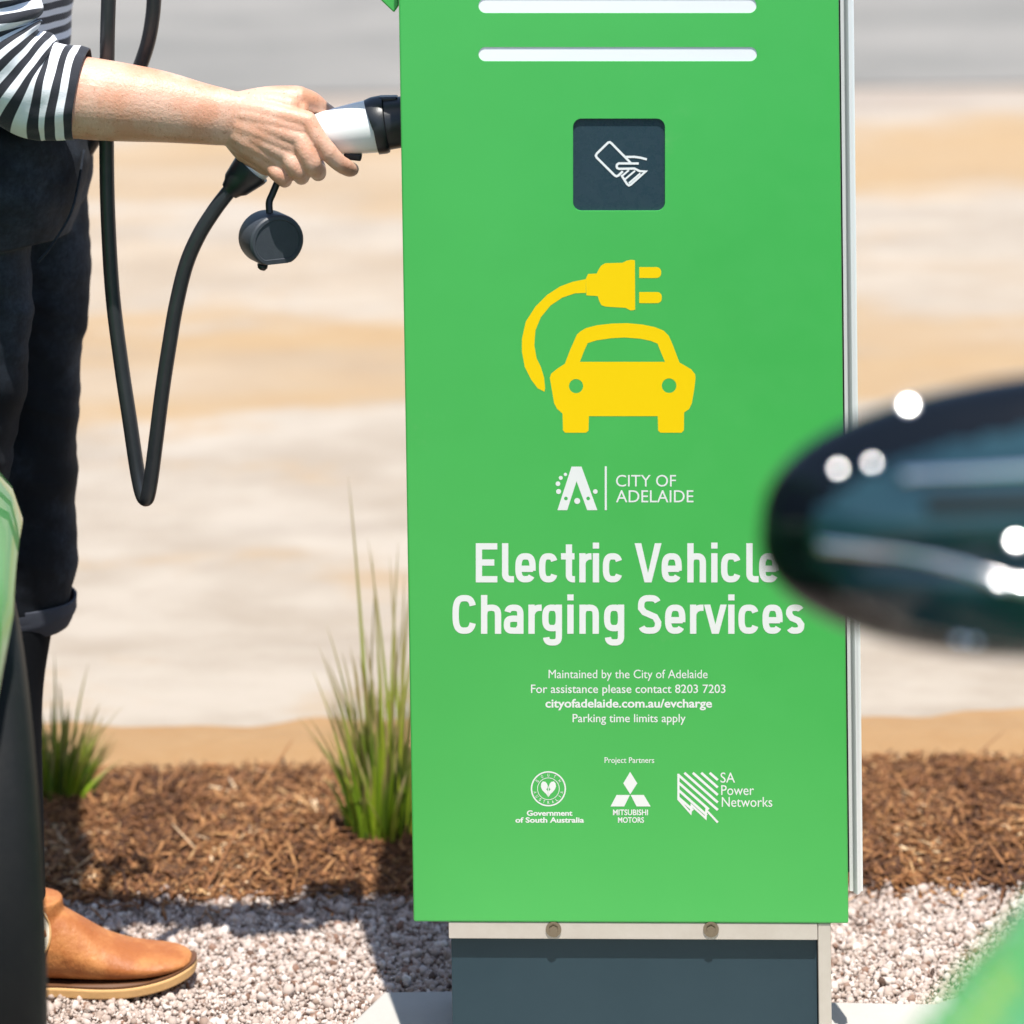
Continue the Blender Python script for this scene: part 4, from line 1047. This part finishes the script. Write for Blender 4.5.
# the visible mirror (housing built in world space at its true size, then parented)
def mirror_obj():
    bm = bmesh.new(); bmesh.ops.create_uvsphere(bm, u_segments=96, v_segments=64, radius=1)
    for v in bm.verts:
        x, y, z = v.co
        # x: along the mirror (-1 = tip), z up, y depth
        xx_ = x
        hh_ = .083*(1 - .10*max(0,x))
        zc = .010*x                       # rises towards the root
        sx = math.copysign(abs(x)**.95, x)
        zz_ = z*hh_*(1.0 if z < 0 else 1.02)
        # asymmetry: blunter below-left, long slope above
        zz_ += zc + (.010*(1-abs(z)) * 0)
        yy_ = y*.055
        if y < 0:                         # camera side: character crease and shallow scoop
            cr1 = math.exp(-((z+.12+.10*x)/.10)**2); cr2 = math.exp(-((z-.18)/.12)**2)
            yy_ += (.009*cr1*(1-x*x)) - (.004*cr2*(1-x*x))
        zz_ *= max(.02, 1-x*x)**(-.15 if z > 0 else -.02)
        v.co = Vector((sx*.205, yy_, zz_))
    bm.normal_update(); return frombm(bm)
mc = P(1110, 513, MRY)                 # centre of the housing
mm_ = xform(mirror_obj(), Matrix.Translation(mc) @ Matrix.Rotation(R(-10), 4, 'Z') @ Matrix.Rotation(R(-4), 4, 'Y'))
ri = RMX.inverted()
def inner_panel():
    bm = bmesh.new(); bm.from_mesh(mirror_obj())
    bmesh.ops.delete(bm, geom=[f for f in bm.faces if not (f.calc_center_median().y < 0 and math.hypot(f.calc_center_median().x/.172, (f.calc_center_median().z+.004)/.066) < 1)], context='FACES')
    bm.normal_update()
    for v in bm.verts: v.co += v.normal*.0012
    return frombm(bm)
ip_ = xform(inner_panel(), Matrix.Translation(mc) @ Matrix.Rotation(R(-10), 4, 'Z') @ Matrix.Rotation(R(-4), 4, 'Y'))
def mlink(nm, me, m, parent, smooth=True):
    me.transform(ri); o = bpy.data.objects.new(nm, me); COL.objects.link(o); me.materials.clear(); me.materials.append(m); o.parent = parent
    if smooth:
        for p in me.polygons: p.use_smooth = True
    return o
mm_w = mm_.copy()
wm = mlink('wing_mirror', mm_, M['gloss'], rc); mlink('shell_panel', evaluated(ip_, [('SOLIDIFY', dict(thickness=.0008, offset=1))]), M['teal'], wm); wm['label'] = 'glossy black wing mirror reaching in from the right'
0 and mlink('indicator_lens', bevel(box(P(915,512,1.42).x, P(1080,512,1.42).x, 1.436, 1.47, P(1000,527,1.44).z, P(1000,494,1.44).z), .006, 3), M['trim'], wm)
from mathutils.bvhtree import BVHTree as _B
_tr = _B.FromPolygons([v.co.copy() for v in mm_w.vertices], [tuple(p.vertices) for p in mm_w.polygons])
def strip(nm, pts, ra, rb):
    out = []
    for x, y in [tuple(p) for p in spline(pts, 6)]:
        dd = ray(x, y).normalized(); h = _tr.ray_cast(CP, dd); q = h[0] if h[0] else P(x, y, 1.47)
        out.append(q - dd*.0015)
    mlink(nm, tube(out, [(ra, rb)]*len(out), seg=20, roundcap=True), M['streak_metal'], wm)
strip('reflection_streak', [(822,545),(900,553),(960,566),(1010,583),(1090,596)], .0035, .003)  # both polished strips are added to imitate reflected streaks on the housing
M_keep = M['streak_metal']; M['streak_metal'] = M['trim']; strip('recess', [(928,511),(980,510),(1090,506)], .0085, .0016); M['streak_metal'] = M_keep
strip('reflection_streak', [(905,476),(960,474),(1080,468)], .0032, .003)
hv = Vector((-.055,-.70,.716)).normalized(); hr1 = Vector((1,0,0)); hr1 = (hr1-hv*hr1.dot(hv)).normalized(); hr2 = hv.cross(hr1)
M['glint'] = mat('polished_glint_chip', (.95,.95,.95), .2, 1.0)  # added metal lenses, tilted between sun and camera to make bright glints
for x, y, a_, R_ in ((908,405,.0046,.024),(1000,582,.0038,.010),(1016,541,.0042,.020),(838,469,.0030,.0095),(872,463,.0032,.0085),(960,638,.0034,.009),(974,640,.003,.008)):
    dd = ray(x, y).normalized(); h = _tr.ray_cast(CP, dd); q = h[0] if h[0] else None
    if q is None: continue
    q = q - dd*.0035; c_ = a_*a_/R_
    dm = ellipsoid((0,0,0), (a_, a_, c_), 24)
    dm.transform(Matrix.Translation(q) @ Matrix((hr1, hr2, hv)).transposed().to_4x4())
    mlink('sun_glint_chip', dm, M['glint'], wm)
st_ = tube([mc+Vector((.08,.0,-.05)), mc+Vector((.17,.03,-.12)), mc+Vector((.24,.06,-.20))], [(.035,.03),(.03,.025),(.03,.03)], seg=24)
mlink('mirror_stalk', st_, M['trim'], wm)

# ------------------------------------------------------------------ light
EL_, AZ = R(73), R(13)
d = Vector((-math.sin(AZ)*math.cos(EL_), math.cos(AZ)*math.cos(EL_), -math.sin(EL_)))
sd_ = bpy.data.lights.new('sun', 'SUN'); so = bpy.data.objects.new('sun', sd_); COL.objects.link(so)
sd_.energy = 4.6; sd_.angle = R(.55); sd_.color = (1, .955, .89); so.rotation_euler = d.to_track_quat('-Z', 'Y').to_euler(); so.location = (0,0,6)
w = bpy.data.worlds.new('World'); S.world = w; w.use_nodes = True; nt = w.node_tree
sky = nt.nodes.new('ShaderNodeTexSky'); sky.sky_type = 'NISHITA'; sky.sun_disc = False
sky.sun_elevation = EL_; sky.sun_rotation = R(180)-AZ; sky.air_density = 1.0; sky.dust_density = 1.0
bg = nt.nodes['Background']; bg.inputs[1].default_value = .13; nt.links.new(sky.outputs[0], bg.inputs[0])

S.render.engine = 'CYCLES'
S.cycles.use_denoising = True
S.cycles.max_bounces = 8; S.cycles.diffuse_bounces = 4; S.cycles.sample_clamp_indirect = 8
S.render.resolution_x = W; S.render.resolution_y = H
S.view_settings.view_transform = 'Standard'; S.view_settings.look = 'None'
S.view_settings.exposure = 0.65; S.view_settings.gamma = 1
